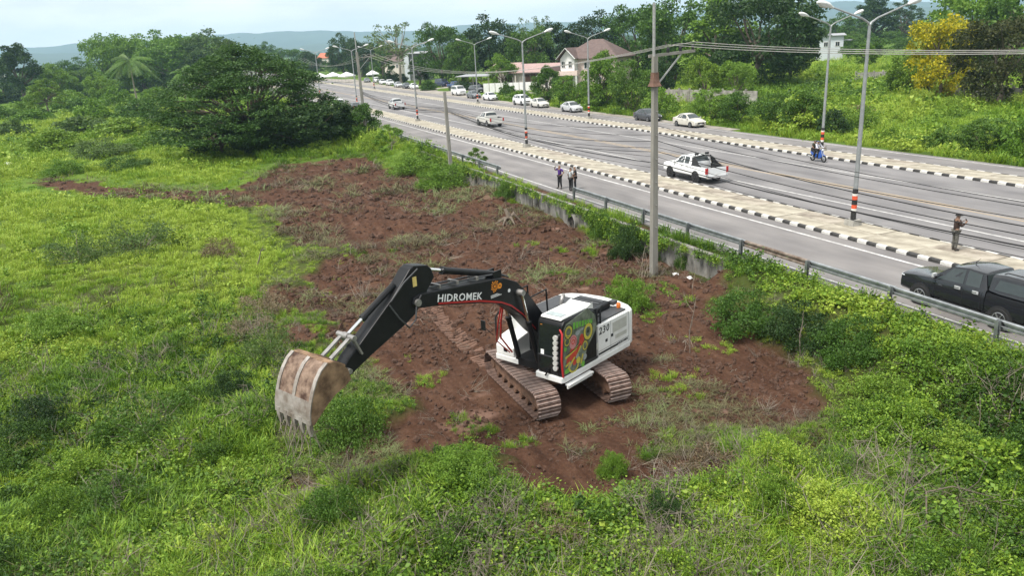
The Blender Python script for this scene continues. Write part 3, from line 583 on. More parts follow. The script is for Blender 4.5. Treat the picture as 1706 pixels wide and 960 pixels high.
# creeper hanging down the retaining wall
n = 5200; x = RNG.uniform(WALL_X0, WALL_X1 + 1, n); v = RNG.random(n) ** 1.3; reach = .10 + 3.0 * np.clip(fbm(x / 2.2, x * 0, 3, 131) + .02 + .14 * (x < -60) + .10 * (x > -40) - .2 * ((x > -58) & (x < -43.5)), 0, 1); z = -.02 - v * 1.25; ok = (v * 1.25 < reach) & (RNG.random(n) < .6); x, z = x[ok], z[ok]; n = len(x)
scatter('wall_creeper', np.stack([x, 21.93 - RNG.random(n) * .12, z], 1), np.stack([1.2 + RNG.normal(size=n) * .3, RNG.normal(size=n) * .4, RNG.normal(size=n) * .4], 1), np.repeat(RNG.uniform(.5, 1.0, n)[:, None], 3, 1), RNG.integers(0, 4, n), np.clip(.42 + RNG.normal(size=n) * .25, 0, 1), PCR, 'leafy creeper hanging down the concrete wall', 'creeper')

x, y, d = polar_pts(1500, 12, 80, .6); ok = (soil_mask(x, y) > .6) & (y < 21.5) & (RNG.random(len(x)) < .35) & ~(np.hypot((x - XC) / 3.4, (y - YC) / 2.6) < 1)
put('torn_roots', ok, x, y, d, np.clip(d / 28, .7, 1.6), PT, 'torn roots and sticks lying on the cleared soil', 'roots', np.full(len(x), .5), tilt=1.2, rim=False)

PDW = [proto('y%d' % i, blade_clump(180 + i, 34, .42, .30, .009, 1.3, ID)) for i in range(3)]
x, y, d = polar_pts(11000, 8, 60, .75); cl = fbm(x / 3.5, y / 3.5, 3, 141) + .05 * smooth01((24 - d) / 8); ok = (cl > .12) & (RNG.random(len(x)) < .5) & (soil_mask(x, y) < .5) & (y < 18.5) & ~((d > 30) & (y < 6) & (RNG.random(len(x)) < .7))
put('dry_weeds', ok, x, y, d, np.clip(d / 30, .9, 1.6), PDW, 'withered brown weeds and straw among the green growth', 'dry weeds', .45 + RNG.normal(size=len(x)) * .25, tilt=.3)
x, y, d = polar_pts(3200, 8, 34, .75); cl = fbm(x / 2.6, y / 2.6, 3, 151); ok = (cl > .075) & (RNG.random(len(x)) < .75) & (soil_mask(x, y) < .5) & (y < 21)
put('dead_stems', ok, x, y, d, np.full(len(x), 1.35), PT, 'thin grey dead stems poking out of the near weeds', 'stems', np.full(len(x), .5), tilt=.5)
# ================================================================== street lamps
LPOLE = pmat('lamp_steel', (.33, .345, .35), .5, .55, var=.12, scale=4); LHEAD = pmat('lamp_housing', (.68, .69, .69), .4, var=.08); LLENS = pmat('lamp_lens', (.55, .56, .54), .2, var=.05)
BNK = pmat('band_black', (.02, .02, .02), .5); BNR = pmat('band_orange', (.62, .09, .035), .5, var=.15); BNWH = pmat('band_white', (.66, .64, .6), .5, var=.15); PLINTH = pmat('plinth_concrete', (.31, .30, .27), .9, var=.25, scale=5, bump=.3)
def make_lamp():
    r = empty('street_lamp')
    MB().box((0, 0, .09), (.62, .62, .42), taper=.92).build('plinth', PLINTH, r)
    H = 9.85
    p = MB().tube([(0, 0, .3), (0, 0, 5), (0, 0, H)], [.125, .105, .075], 12).build('pole', LPOLE, r, smooth=40)
    z = .3
    for h, mt in ((.42, BNK), (.16, BNWH), (.2, BNR), (.26, BNK), (.2, BNR), (.12, BNWH), (.22, BNK)):
        MB().tube([(0, 0, z), (0, 0, z + h - .004)], .136, 12).build('painted_band', mt, r, smooth=40); z += h
    for s in (-1, 1):
        pts = [(0, 0, H - .1), (0, .1 * s, H + .08), (0, .5 * s, H + .28), (0, 1.3 * s, H + .52), (0, 2.45 * s, H + .86)]
        MB().tube(pts, [.06, .055, .05, .045, .04], 8).build('arm', LPOLE, r, smooth=50)
        h = MB(); d = Vector((0, s, .27)).normalized(); u = Vector((0, -.27 * s, 1)).normalized(); o = Vector((0, 2.35 * s, H + .83)); rings = []
        for t, wx, wz, dz in ((0, .05, .05, 0), (.12, .09, .07, .0), (.32, .17, .11, .03), (.62, .2, .12, .04), (.88, .17, .1, .03), (1., .07, .05, .01)):
            rings.append([o + d * t + u * dz + Vector((1, 0, 0)) * wx * math.cos(a) + u * wz * math.sin(a) for a in np.linspace(0, 2 * PI, 12, endpoint=False)])
        hd = h.loft(rings).build('lamp_head', LHEAD, r, smooth=60)
        MB().loft([[o + d * t + u * (dz - .07) + Vector((1, 0, 0)) * wx * math.cos(a) + u * wz * math.sin(a) for a in np.linspace(0, 2 * PI, 10, endpoint=False)] for t, wx, wz, dz in ((.36, .05, .02, 0), (.45, .14, .07, 0), (.75, .14, .07, 0), (.86, .05, .02, 0))]).build('lens', LLENS, hd, smooth=60)
    return r
lamp0 = make_lamp(); first = True
LAMPS = [(-29.3, 31.1, 'nearest twin arm street lamp on the island near the man with a phone'), (-70.5, 31.1, 'twin arm street lamp on the near island between the two pickups'), (-108.3, 31.1, 'twin arm street lamp on the near island beside the small white pickup'), (-147.9, 31.1, 'distant twin arm street lamp on the near island behind the leaning pole'), (-188, 31.1, 'far twin arm street lamp seen over the spreading tree'),
 (-50, 48.9, 'twin arm street lamp on the far island just behind the motorcycle'), (-90.5, 48.9, 'twin arm street lamp on the far island in front of the pink house'), (-131.3, 48.9, 'twin arm street lamp on the far island beside the white sedan and van'), (-170, 48.9, 'twin arm street lamp on the far island beyond the blue pickup'), (-209, 48.9, 'distant twin arm street lamp on the far island near the row of white cars')]
for X, Y, lb in LAMPS:
    o = lamp0 if first else copy_tree(lamp0); first = False; o.location = (X, Y, .15); o.rotation_euler = (random.uniform(-.006, .006), random.uniform(-.008, .008), random.uniform(-.04, .04)); tag(o, lb, 'street lamp', 'twin arm street lamps')
# ================================================================== poles, wires, cables
PC1 = pmat('pole_concrete', (.235, .225, .20), .85, var=.18, scale=3, bump=.2, bscale=20, stretch=(1, 1, .25)); STEEL = pmat('pole_steel', (.36, .36, .35), .5, .5, var=.15); RSTY = pmat('rust_guard', (.15, .085, .062), .8, var=.3, scale=5); INS = pmat('insulator', (.02, .02, .022), .35); CABLE = pmat('cable_black', (.012, .012, .013), .6); WIRE = pmat('wire_aluminium', (.36, .35, .33), .5, .2)
def taper_box(mb, p0, p1, w0, w1):
    p0, p1 = Vector(p0), Vector(p1); c = [(-1, -1), (1, -1), (1, 1), (-1, 1)]
    mb.loft([[p + Vector((a * w / 2, b * w / 2, 0)) for a, b in c] for p, w in ((p0, w0), (p1, w1))]); return mb
def power_pole(base, top, lean, arm_z, label, rod=None, guard=True, w=(.31, .21), arm=2.5):
    r = empty('utility_pole', base, 0, label, 'utility pole', 'roadside poles'); b = Vector(base); lz = lambda z: Vector((lean[0] * (z - base[2]), lean[1] * (z - base[2]), z - base[2]))
    taper_box(MB(), (0, 0, -.5), lz(top), *w).build('shaft', PC1, r)
    if rod: MB().cyl(lz(top) - Vector((0.08, 0, .8)), lz(rod) - Vector((0.08, 0, 0)), .07, 8).build('top_rod', STEEL, r, smooth=40)
    if arm_z:
        a0 = lz(arm_z); MB().box(a0 + Vector((-.19, arm / 2 - .2, .05)), (.12, arm, .13), Matrix.Rotation(.05, 3, 'X')).build('crossarm', PC1, r)
        MB().bar(a0 + Vector((-.19, arm * .62, 0)), a0 + Vector((-.15, .05, -1.5)), .06).build('strut', STEEL, r)
        for k in range(3):
            q = a0 + Vector((-.19, arm * (.33 + .275 * k), .12 + .05 * arm * (.33 + .275 * k) - .08))
            MB().tube([q, q + Vector((0, 0, .05)), q + Vector((0, 0, .1)), q + Vector((0, 0, .15)), q + Vector((0, 0, .2)), q + Vector((0, 0, .27))], [.05, .085, .06, .085, .06, .04], 10).build('insulator', INS, r, smooth=60)
    if guard:
        g = lz(arm_z - 1.35) ; MB().loft([[g + Vector((a * s, b_ * s, dz)) for a, b_ in ((-1, -1), (1, -1), (1, 1), (-1, 1))] for s, dz in ((.235, 0), (.18, .14), (.142, .32), (.132, .62))], cap=False).build('rust_brown_guard', RSTY, r)
    for z in np.arange(2.5, top - 1, 1.1): MB().bar(lz(base[2] + z) + Vector((.0, -.0, 0)), lz(base[2] + z) + Vector((.26, 0, 0)), .025).build('step_bolt', STEEL, r)
    return r
P1 = (-31.3, 20.36, -1.35); P2 = (-64.95, 21.3, -1.3); P3 = (-98.3, 21.4, -1.3)
power_pole(P1, 9.1, (0, 0), 9.12, 'tall concrete utility pole with crossarm and rusty guard beside the excavator', rod=11.4)
power_pole(P2, 6.3, (-.035, .0), None, 'short plain concrete pole carrying cables behind the purple shirted man', guard=False, w=(.30, .22))
power_pole(P3, 9.9, (-.05, .0), 9.2, 'leaning concrete utility pole with crossarm beside the spreading tree', rod=12.2, guard=False, w=(.38, .26))
def span(a, b, sag, n=16):
    a, b = Vector(a), Vector(b); return [a.lerp(b, t) - Vector((0, 0, 4 * sag * t * (1 - t))) for t in np.linspace(0, 1, n)]
for k in range(3):
    yo = 2.5 * (.33 + .275 * k); z1 = 9.12 + .4 + .05 * yo
    pts = span((6, 21.2 + yo, 10.0), (P1[0] - .19, P1[1] + yo, z1), .75)[:-1] + span((P1[0] - .19, P1[1] + yo, z1), (P3[0] - .7, P3[1] + yo, 9.6), 1.75) + span((P3[0] - .7, P3[1] + yo, 9.6), (-165, 23.2 + yo * .8, 9.2), 1.5)[1:]
    tag(MB().tube(pts, .0125, 5).build('power_wire', WIRE, smooth=60), ['pale power wire on the crossarm insulator nearest the tall pole', 'pale power wire on the middle crossarm insulator', 'pale power wire on the outermost crossarm insulator above the road'][k], 'wire', 'power wires')
cz = [5.95, 5.55, 5.25, 4.95, 4.75, 4.5, 4.2, 3.95]; rr = [.016, .018, .026, .018, .024, .016, .034, .016]
for k, (z, r_) in enumerate(zip(cz, rr)):
    zr = 6.2 - k * .17 + random.uniform(-.1, .1); sg = random.uniform(.45, .95); zl = 5.0 - .06 * k
    pts = span((6, 20.4 + random.uniform(-.2, .3), zr), (P1[0] + .05, P1[1] + .22, z), sg)[:-1] + span((P1[0] + .05, P1[1] + .22, z), (P2[0] - .21, P2[1] + .15, zl), random.uniform(.3, .9)) + span((P2[0] - .21, P2[1] + .15, zl), (P3[0] - .3, P3[1] + .15, 5.2 - .05 * k), random.uniform(.3, .8))[1:]
    tag(MB().tube(pts, r_ * .66, 5).build('cable', CABLE, smooth=60), ['topmost', 'second', 'third', 'fourth', 'fifth', 'sixth', 'thick seventh', 'lowest'][k] + ' black cable counted down the tall utility pole beside the road', 'cable', 'black cables strung along the road')
# ================================================================== vehicles
def paint(name, c, var=.03, rough=.28): return pmat(name, c, rough, 0, var=var, scale=3, coat=.6)
GLASS = pmat('car_glass', (.032, .042, .043), .08, 0, var=.1, ior=1.5, coat=.3); TYRE = pmat('tyre', (.018, .018, .018), .85, var=.2); RIM = pmat('alloy_rim', (.42, .43, .44), .35, .8); RIMD = pmat('dark_rim', (.06, .06, .065), .4, .6)
BLKP = pmat('black_plastic', (.02, .02, .021), .6, var=.2); CHR = pmat('chrome', (.75, .76, .77), .15, 1., var=.03); HLG = pmat('headlamp', (.62, .65, .67), .12, .2, var=.1); TLR = pmat('tail_lamp', (.38, .015, .015), .2, var=.15, coat=.5); PLT = pmat('number_plate', (.68, .68, .66), .5, var=.05); LINER = pmat('bed_liner', (.018, .018, .019), .7, var=.2)
WHITE = paint('paint_white', (.74, .75, .75)); OFFW = paint('paint_offwhite', (.58, .57, .53)); SILV = paint('paint_silver', (.46, .47, .48)); GOLD = paint('paint_champagne', (.52, .50, .44)); GREY = paint('paint_grey', (.13, .14, .15)); DGRY = paint('paint_dark_grey', (.05, .052, .058)); BLACK = paint('paint_black', (.014, .015, .018), rough=.22); BLUE = paint('paint_blue', (.03, .07, .2)); NAVY = paint('paint_navy', (.03, .04, .08))
ST = {
 'sedan': [(2.16,.30,.58,.54,.57,.60,.46),(2.06,.22,.74,.66,.72,.72,.6),(1.7,.2,.82,.77,.79,.85,.68),(1.02,.2,.85,.90,.82,.97,.72),(.25,.2,.85,.93,.82,1.40,.57),(-.4,.2,.85,.94,.82,1.47,.58),(-1.0,.2,.85,.96,.82,1.42,.56),(-1.66,.22,.84,.98,.80,1.08,.64),(-2.1,.26,.80,.95,.75,1.01,.62),(-2.24,.34,.70,.78,.66,.86,.55)],
 'suv': [(2.3,.34,.62,.68,.62,.76,.5),(2.2,.26,.82,.84,.80,.92,.66),(1.8,.26,.89,.96,.86,1.04,.74),(1.1,.26,.91,1.06,.88,1.13,.76),(.45,.26,.91,1.1,.88,1.62,.62),(-.3,.26,.91,1.11,.88,1.71,.64),(-1.6,.26,.91,1.13,.88,1.66,.63),(-2.05,.28,.89,1.12,.86,1.22,.74),(-2.22,.36,.8,.95,.78,1.0,.66)],
 'van': [(2.4,.36,.7,.8,.7,.88,.56),(2.3,.28,.86,.98,.84,1.06,.7),(1.9,.28,.93,1.12,.9,1.2,.78),(1.65,.28,.94,1.2,.91,1.36,.78),(1.0,.28,.94,1.24,.91,1.95,.74),(.2,.28,.94,1.25,.91,2.03,.75),(-2.0,.28,.94,1.25,.91,2.0,.75),(-2.35,.3,.93,1.25,.9,1.86,.74),(-2.45,.38,.88,1.2,.86,1.3,.8)],
 'pickup': [(2.56,.52,.70,.84,.69,.92,.56),(2.46,.44,.86,.98,.83,1.05,.7),(2.0,.42,.90,1.06,.86,1.14,.76),(1.2,.42,.915,1.14,.88,1.21,.79),(.5,.42,.915,1.18,.88,1.72,.65),(-.1,.42,.915,1.19,.88,1.80,.67),(-.72,.42,.915,1.2,.88,1.76,.65),(-.93,.42,.915,1.2,.88,1.26,.82)]}
AX = {'sedan': (1.3, -1.28, .30, .19), 'suv': (1.36, -1.34, .36, .22), 'van': (1.35, -1.45, .35, .2), 'pickup': (1.54, -1.54, .385, .24)}
SW = {'sedan': [[(.84,.05),(.2,.86),(-.34,.9),(-.38,.05)],[(-.46,.05),(-.42,.9),(-.92,.86),(-1.38,.14)]], 'suv': [[(.95,.05),(.42,.86),(-.2,.9),(-.24,.05)],[(-.32,.05),(-.28,.9),(-1.05,.88),(-1.1,.05)],[(-1.18,.06),(-1.13,.87),(-1.5,.82),(-1.8,.2)]],
 'van': [[(1.4,.05),(1.0,.78),(.35,.82),(.32,.05)],[(.22,.05),(.25,.82),(-.95,.82),(-.98,.05)],[(-1.06,.05),(-1.03,.82),(-2.1,.8),(-2.15,.06)]], 'pickup': [[(1.0,.05),(.48,.88),(-.02,.9),(-.06,.05)],[(-.16,.05),(-.12,.9),(-.62,.88),(-.68,.06)]]}
def half_ring(s):
    x, zb, w, zbelt, wb, zt, wt = s; zm = zb + (zbelt - zb) * .55
    return [(x, w * .88, zb), (x, w, zb + .09), (x, w * 1.012, zm), (x, wb, zbelt), (x, wt, zt - .035), (x, wt * .72, zt), (x, 0, zt + .012)]
def car_mesh(kind):
    S = ST[kind]; rings = []
    for s in S: h = half_ring(s); rings.append(h + [(a, -b, c) for a, b, c in reversed(h[:-1])])
    return rings
def car(name, kind, col, loc, heading, label, group, rim=RIM, copy_of=None, extra=None):
    r = empty(name, loc, heading, label, name.replace('_', ' ').split()[-1] if name != 'pickup_truck' else 'pickup', group); S = ST[kind]; xs = np.array([s[0] for s in S])[::-1]; H = np.array([half_ring(s) for s in S])[::-1]
    def hr(x): return [np.array([np.interp(x, xs, H[:, k, c]) for c in range(3)]) for k in range(7)]
    def Sd(x, t, sgn): h = hr(x); p = h[3] + (h[4] - h[3]) * t; n = np.array([0, h[4][2] - h[3][2], h[3][1] - h[4][1]]); n = n / (np.linalg.norm(n) + 1e-6); p = p + n * .008; return (x, sgn * p[1], p[2])
    def Tp(x, v):
        h = hr(x); a = abs(v); p = h[6] + (h[5] - h[6]) * (a / .6) if a < .6 else h[5] + (h[4] - h[5]) * ((a - .6) / .4); return np.array([x, math.copysign(p[1], v), p[2]])
    key = 'car_' + kind
    if key not in MESH: MESH[key] = MB().loft(car_mesh(kind)).mesh('body', BLKP, smooth=32)
    b = link('body', MESH[key], r); b.material_slots[0].link = 'OBJECT'; b.material_slots[0].material = col
    def shared(nm, fn, mt, parent=r, smooth=50, tagk=''):
        k2 = key + nm + tagk
        if k2 not in MESH: MESH[k2] = fn().mesh(nm, mt, smooth=smooth)
        return link(nm, MESH[k2], parent)
    def patch(c4, f, nu=5, nv=3):
        m = MB(); pts = [f(*[(1 - u) * ((1 - v) * c4[0][q] + v * c4[1][q]) + u * ((1 - v) * c4[3][q] + v * c4[2][q]) for q in (0, 1)]) for u in np.linspace(0, 1, nu) for v in np.linspace(0, 1, nv)]
        return m.add(pts, [(i * nv + j, (i + 1) * nv + j, (i + 1) * nv + j + 1, i * nv + j + 1) for i in range(nu - 1) for j in range(nv - 1)])
    for i, c4 in enumerate(SW[kind]):
        for sg in (1, -1): shared('side_window', lambda: patch(c4, lambda x, t: Sd(x, t, sg)), GLASS, tagk='%d%d' % (i, sg))
    wi = 3; xf0, xf1 = S[wi][0] - .03, S[wi + 1][0] + .04
    up = lambda f, d: (lambda x, v: tuple(f(x, v) + np.array(d)))
    shared('windscreen', lambda: patch([(xf0, -.97), (xf0, .97), (xf1, .95), (xf1, -.95)], up(Tp, (.008, 0, .01)), 4, 9), GLASS)
    rx = {'sedan': (-1.06, -1.6), 'suv': (-1.66, -1.98), 'van': (-2.37, -2.43), 'pickup': (-.75, -.89)}[kind]
    shared('rear_window', lambda: patch([(rx[0], -.93), (rx[0], .93), (rx[1], .93), (rx[1], -.93)], up(Tp, (-.012, 0, .008)), 4, 9), GLASS)
    xa, xb, R, wd = AX[kind]; w = S[4][2]
    if key + 'wh' not in MESH:
        t = MB(); n = 20; t.loft([[(rr * math.cos(2 * PI * k / n), yy, rr * math.sin(2 * PI * k / n)) for k in range(n)] for rr, yy in ((R * .62, wd / 2 - .01), (R * .9, wd / 2), (R, wd * .36), (R, -wd * .36), (R * .9, -wd / 2), (R * .62, -wd / 2))])
        MESH[key + 'wh'] = t.mesh('wheel', TYRE, smooth=40)
        m = MB(); m.cyl((0, wd / 2 - .005, 0), (0, wd / 2 - .03, 0), R * .62, 20, 1)
        for q in range(6): a = q * PI / 3; m.bar((0, wd / 2 + .006, 0), (R * .6 * math.cos(a), wd / 2 + .002, R * .6 * math.sin(a)), .05, .03)
        m.cyl((0, wd / 2 + .014, 0), (0, wd / 2 - .01, 0), R * .16, 10)
        m.loft([[(rr * math.cos(2 * PI * k / 20), wd / 2 + yy, rr * math.sin(2 * PI * k / 20)) for k in range(20)] for rr, yy in ((R * .56, .0), (R * .58, .012), (R * .64, .004))], cap=False); MESH[key + 'rim'] = m.mesh('rim', [RIM, BLKP], smooth=30)
        MESH[key + 'arch'] = MB().cyl((0, -.2, 0), (0, .012, 0), R * 1.17, 20).mesh('wheel_arch', BLKP, smooth=40)
    for xx in (xa, xb):
        for sg in (1, -1):
            rz = 0 if sg > 0 else PI
            link('wheel_arch', MESH[key + 'arch'], r, (xx, sg * w * 1.008, R + .01), (0, 0, rz))
            q = link('wheel', MESH[key + 'wh'], r, (xx, sg * (w - wd / 2 + .035), R), (0, 0, rz)); rm = link('rim', MESH[key + 'rim'], q); rm.material_slots[0].link = 'OBJECT'; rm.material_slots[0].material = rim
    f0, f1 = S[0], S[1]; b0 = S[-1] if kind != 'pickup' else (-2.74, .52, .9, 1.1, .9, 1.14, .9)
    zh = f1[3]; blob = lambda c, d: MB().loft([[(c[0] + d[0] * t, c[1] + d[1] * k * math.cos(a), c[2] + d[2] * k * math.sin(a)) for a in np.linspace(0, 2 * PI, 8, endpoint=False)] for t, k in ((-1, .75), (-.2, 1), (.5, .9), (1, .5))])
    for sg in (1, -1):
        shared('headlight', lambda: blob((f1[0] - .07, sg * (f1[2] - .13), zh - .04), (.13, .13, .075)), HLG, tagk=str(sg))
        if kind != 'pickup': shared('tail_light', lambda: blob((b0[0] + .06, sg * (b0[2] - .05), b0[3] - .0), (-.12, .1, .12)), TLR, tagk=str(sg))
        shared('mirror', lambda: blob((S[3][0] - .22, sg * (S[3][4] + .12), S[3][3] + .1), (.08, .1, .07)), col if kind != 'pickup' else col, tagk=str(sg) + col.name)
        for q, hx in enumerate({'sedan': (-.2, -1.1), 'suv': (-.05, -.95), 'van': (.5,), 'pickup': (.1, -.55)}[kind]): shared('door_handle', lambda: MB().box((hx, sg * (w * 1.012 + .012), S[4][3] - .12), (.2, .035, .035)), CHR if kind == 'pickup' else col, tagk='%d%d%s' % (q, sg, col.name))
    shared('grille', lambda: MB().box((f1[0] + .035, 0, zh - .16), (.16, f1[2] * 1.15, .16)), BLKP); shared('bumper', lambda: MB().box((f1[0] + .01, 0, f1[1] + .14), (.18, f1[2] * 1.5, .1)), BLKP)
    shared('number_plate', lambda: MB().box((f0[0] + .02, 0, f0[1] + .1), (.03, .36, .12)), PLT); shared('number_plate', lambda: MB().box((b0[0] - .015 if kind != 'pickup' else -2.86, 0, b0[1] + .16), (.03, .36, .12)), PLT, tagk='r')
    if kind == 'pickup':
        for sg in (1, -1):
            shared('bed_side', lambda: MB().loft([[(x, sg * (.915 + dy), z) for dy, z in ((0, .5), (.015, .8), (-.03, 1.14), (-.1, 1.15), (-.1, .7), (-.06, .5))] for x in (-.96, -1.9, -2.74)]), col, tagk=str(sg) + col.name, smooth=30)
            shared('tail_light', lambda: MB().box((-2.73, sg * .85, .94), (.12, .17, .4)), TLR, tagk=str(sg))
            shared('side_step', lambda: MB().box((.0, sg * .93, .4), (1.7, .14, .05)), BLKP, tagk=str(sg))
        shared('tailgate', lambda: MB().box((-2.72, 0, .84), (.08, 1.58, .58)), col, tagk=col.name); shared('bed_floor', lambda: MB().box((-1.85, 0, .72), (1.76, 1.66, .06)), LINER); shared('rear_bumper', lambda: MB().box((-2.79, 0, .5), (.16, 1.7, .14)), CHR if col is not BLACK else BLKP, tagk=col.name); [shared('bed_lining', lambda: MB().box((-1.85, sg * .803, .93), (1.74, .02, .44)), LINER, tagk='l%d' % sg) for sg in (1, -1)]; shared('bed_lining', lambda: MB().box((-2.672, 0, .92), (.02, 1.58, .42)), LINER, tagk='t'); shared('underbody', lambda: MB().box((-1.8, 0, .52), (1.8, 1.0, .22)), BLKP)
    if extra: extra(r, col)
    return r
MESH = {}
def sport_bar(r, col):
    for sg in (1, -1):
        MB().loft([[(x, sg * y, z) for y, z in ((.84, 1.15), (.88, 1.15), (.88 - dz, zt), (.84 - dz, zt))] for x, zt, dz in ((-1.0, 1.72, .16), (-1.35, 1.66, .15), (-1.75, 1.3, .05), (-2.1, 1.17, .01))]).build('bar_wing', BLKP, r)
        MB().tube([(-1.1, sg * .8, 1.2), (-1.12, sg * .68, 1.74), (-1.12, 0, 1.8)], .035, 8).build('roll_bar', BLKP, r, smooth=50)
        for y in (.52, .36): MB().tube([(-1.06, sg * y, 1.9), (-1.0, sg * y, 1.9), (-.96, sg * y, 1.9)], [.06, .095, .09], 12).build('roof_lamp', BLKP, r, smooth=50)
    MB().box((-1.85, 0, 1.16), (1.7, .03, .02)).build('load_rail', LINER, r)
CTRIM = pmat('chrome_trim', (.62, .63, .64), .25, .3, var=.05)
def canopy(r, col):
    S2 = [(-.98, 1.24, .82, 1.76, .66), (-1.4, 1.2, .86, 1.82, .68), (-2.4, 1.2, .86, 1.8, .67), (-2.74, 1.2, .84, 1.6, .66)]
    MB().loft([[(x, w0, z0), (x, w1 + .03, z1 - .08), (x, w1 * .9, z1), (x, -w1 * .9, z1), (x, -w1 - .03, z1 - .08), (x, -w0, z0)] for x, z0, w0, z1, w1 in S2]).build('canopy', col, r, smooth=30)
    for sg in (1, -1):
        MB().add([(-1.2, sg * .855, 1.32), (-2.5, sg * .855, 1.32), (-2.42, sg * .76, 1.66), (-1.28, sg * .76, 1.66)], [(0, 1, 2, 3)]).build('canopy_window', GLASS, r)
        MB().tube([(-1.3, sg * .58, 1.84), (-1.4, sg * .58, 1.9), (-2.3, sg * .58, 1.9), (-2.42, sg * .58, 1.82)], .02, 6).build('roof_rail', BLKP, r)
        MB().box((.75, sg * .925, .98), (.16, .012, .05)).build('side_badge', CHR, r)
    MB().tube([(.1, .1, 1.8), (.1, .1, 1.86), (-.05, .1, 2.02)], [.03, .015, .004], 6).build('aerial', BLKP, r)
    for sg in (1, -1):
        for hx in (.08, -.60): MB().box((hx, sg * .94, 1.07), (.22, .03, .10)).build('handle_bowl', CTRIM, r)
        for sx in (1.02, -.11, -.8): MB().box((sx, sg * .929, .82), (.012, .006, .62)).build('door_gap', BLKP, r)
    for sg in (1, -1): MB().box((.98, sg * 1.0, 1.3), (.07, .18, .16)).build('mirror_cover', CTRIM, r)
PK = 'vehicles driving on the road'; PR = 'cars parked along the far roadside'
car('pickup_truck', 'pickup', WHITE, (-46.45, 33.5, 0), PI, 'white pickup truck with black roll bar and roof lamps driving away', PK, RIMD, extra=sport_bar)
car('pickup_truck', 'pickup', OFFW, (-94.6, 36.6, 0), PI, 'silver white pickup truck driving away in the middle of the road', PK)
car('pickup_truck', 'pickup', WHITE, (-136.0, 35.4, 0), PI, 'small distant white pickup truck next to the leaning pole', PK)
car('pickup_truck', 'pickup', BLACK, (-17.75, 25.0, 0), PI, 'black pickup truck with canopy and chrome handles stopped by the guard rail', 'vehicles on the service road', extra=canopy)
car('parked_sedan', 'sedan', GOLD, (-74.3, 52.95, 0), 0, 'champagne silver sedan parked last in the row, in front of green bushes', PR)
car('parked_sedan', 'sedan', DGRY, (-83.6, 53.4, 0), 0, 'dark grey sedan parked beside the champagne silver sedan', PR)
car('parked_sedan', 'sedan', SILV, (-103.1, 52.9, 0), 0, 'bright silver sedan parked alone before the lamp post by the pink house', PR)
car('parked_sedan', 'sedan', OFFW, (-114.8, 53.2, 0), 0, 'cream white sedan parked nose to tail behind the white SUV', PR)
car('parked_suv', 'suv', WHITE, (-122.2, 53.5, 0), .03, 'white SUV parked between two pale sedans', PR)
car('parked_sedan', 'sedan', WHITE, (-138.7, 54.2, 0), 0, 'white sedan parked in front of the low white wall', PR)
car('parked_sedan', 'sedan', GREY, (-147.6, 54.2, 0), 0, 'grey sedan parked between the white van and the white sedan', PR)
car('parked_van', 'van', WHITE, (-160, 55.4, 0), 0, 'white van parked in front of the blue and black vehicles', PR)
car('parked_van', 'van', NAVY, (-200.5, 65.0, 0), .2, 'dark blue van parked behind the white van near the trees', PR)
car('pickup_truck', 'pickup', BLUE, (-186, 63.6, 0), .15, 'bright blue pickup parked in the second row behind the white van', PR)
car('parked_suv', 'suv', BLACK, (-176.5, 65.4, 0), .3, 'black SUV parked in the second row next to the blue pickup', PR)
car('parked_suv', 'suv', DGRY, (-163, 60.5, 0), .1, 'dark SUV half hidden behind the white van', PR)
for (px, py, kd, cl, lb) in ((690, 148, 'sedan', WHITE, 'white sedan at the near end of the distant row of parked cars'), (678, 147, 'sedan', DGRY, 'dark sedan second in the distant row of parked cars'), (664, 145, 'sedan', SILV, 'silver sedan third in the distant row of parked cars'), (650, 142, 'suv', WHITE, 'large white SUV in the distant row of parked cars'), (638, 140, 'sedan', WHITE, 'white sedan behind the large white SUV in the distant row'), (628, 137, 'suv', WHITE, 'white SUV at the far end of the distant row of parked cars'), (612, 137, 'sedan', GREY, 'grey sedan standing beside the white tents')):
    p = G(px, py, 0); car('parked_' + kd, kd, cl, (p.x, p.y, 0), -.05, lb, 'distant parked cars')
for (px, py, kd, cl, lb) in ((562, 182, 'van', WHITE, 'white van partly hidden behind the spreading tree'), (592, 184, 'sedan', BLACK, 'black car partly hidden behind the bushes at the leaning pole'), (508, 152, 'van', WHITE, 'white high roofed van above the crown of the spreading tree')):
    p = G(px, py, 0); car('parked_' + kd, kd, cl, (p.x, p.y, 0), PI, lb, 'vehicles beyond the spreading tree')
# ================================================================== people
SKIN = pmat('skin', (.22, .125, .08), .55, var=.08); HAIR = pmat('hair_black', (.012, .011, .01), .6, var=.3)
def skin_mesh(name, J, E, rad, mat_, root, sub=1):
    keys = sorted({k for e_ in E for k in e_}); ix = {k: i for i, k in enumerate(keys)}
    me = bpy.data.meshes.new(name); me.from_pydata([J[k] for k in keys], [(ix[a], ix[b]) for a, b in E], [])
    o = bpy.data.objects.new(name, me); COL.objects.link(o); md = o.modifiers.new('s', 'SKIN'); md.use_smooth_shade = True; md.branch_smoothing = .3
    sk = me.skin_vertices[0].data
    for k in keys: r = rad[k]; sk[ix[k]].radius = r if hasattr(r, '__len__') else (r, r); sk[ix[k]].use_root = (k == root)
    s = o.modifiers.new('d', 'SUBSURF'); s.levels = sub; s.render_levels = sub
    dg = bpy.context.evaluated_depsgraph_get(); nm = bpy.data.meshes.new_from_object(o.evaluated_get(dg)); bpy.data.objects.remove(o); bpy.data.meshes.remove(me)
    nm.materials.clear(); nm.materials.append(mat_); nm.name = name; return nm
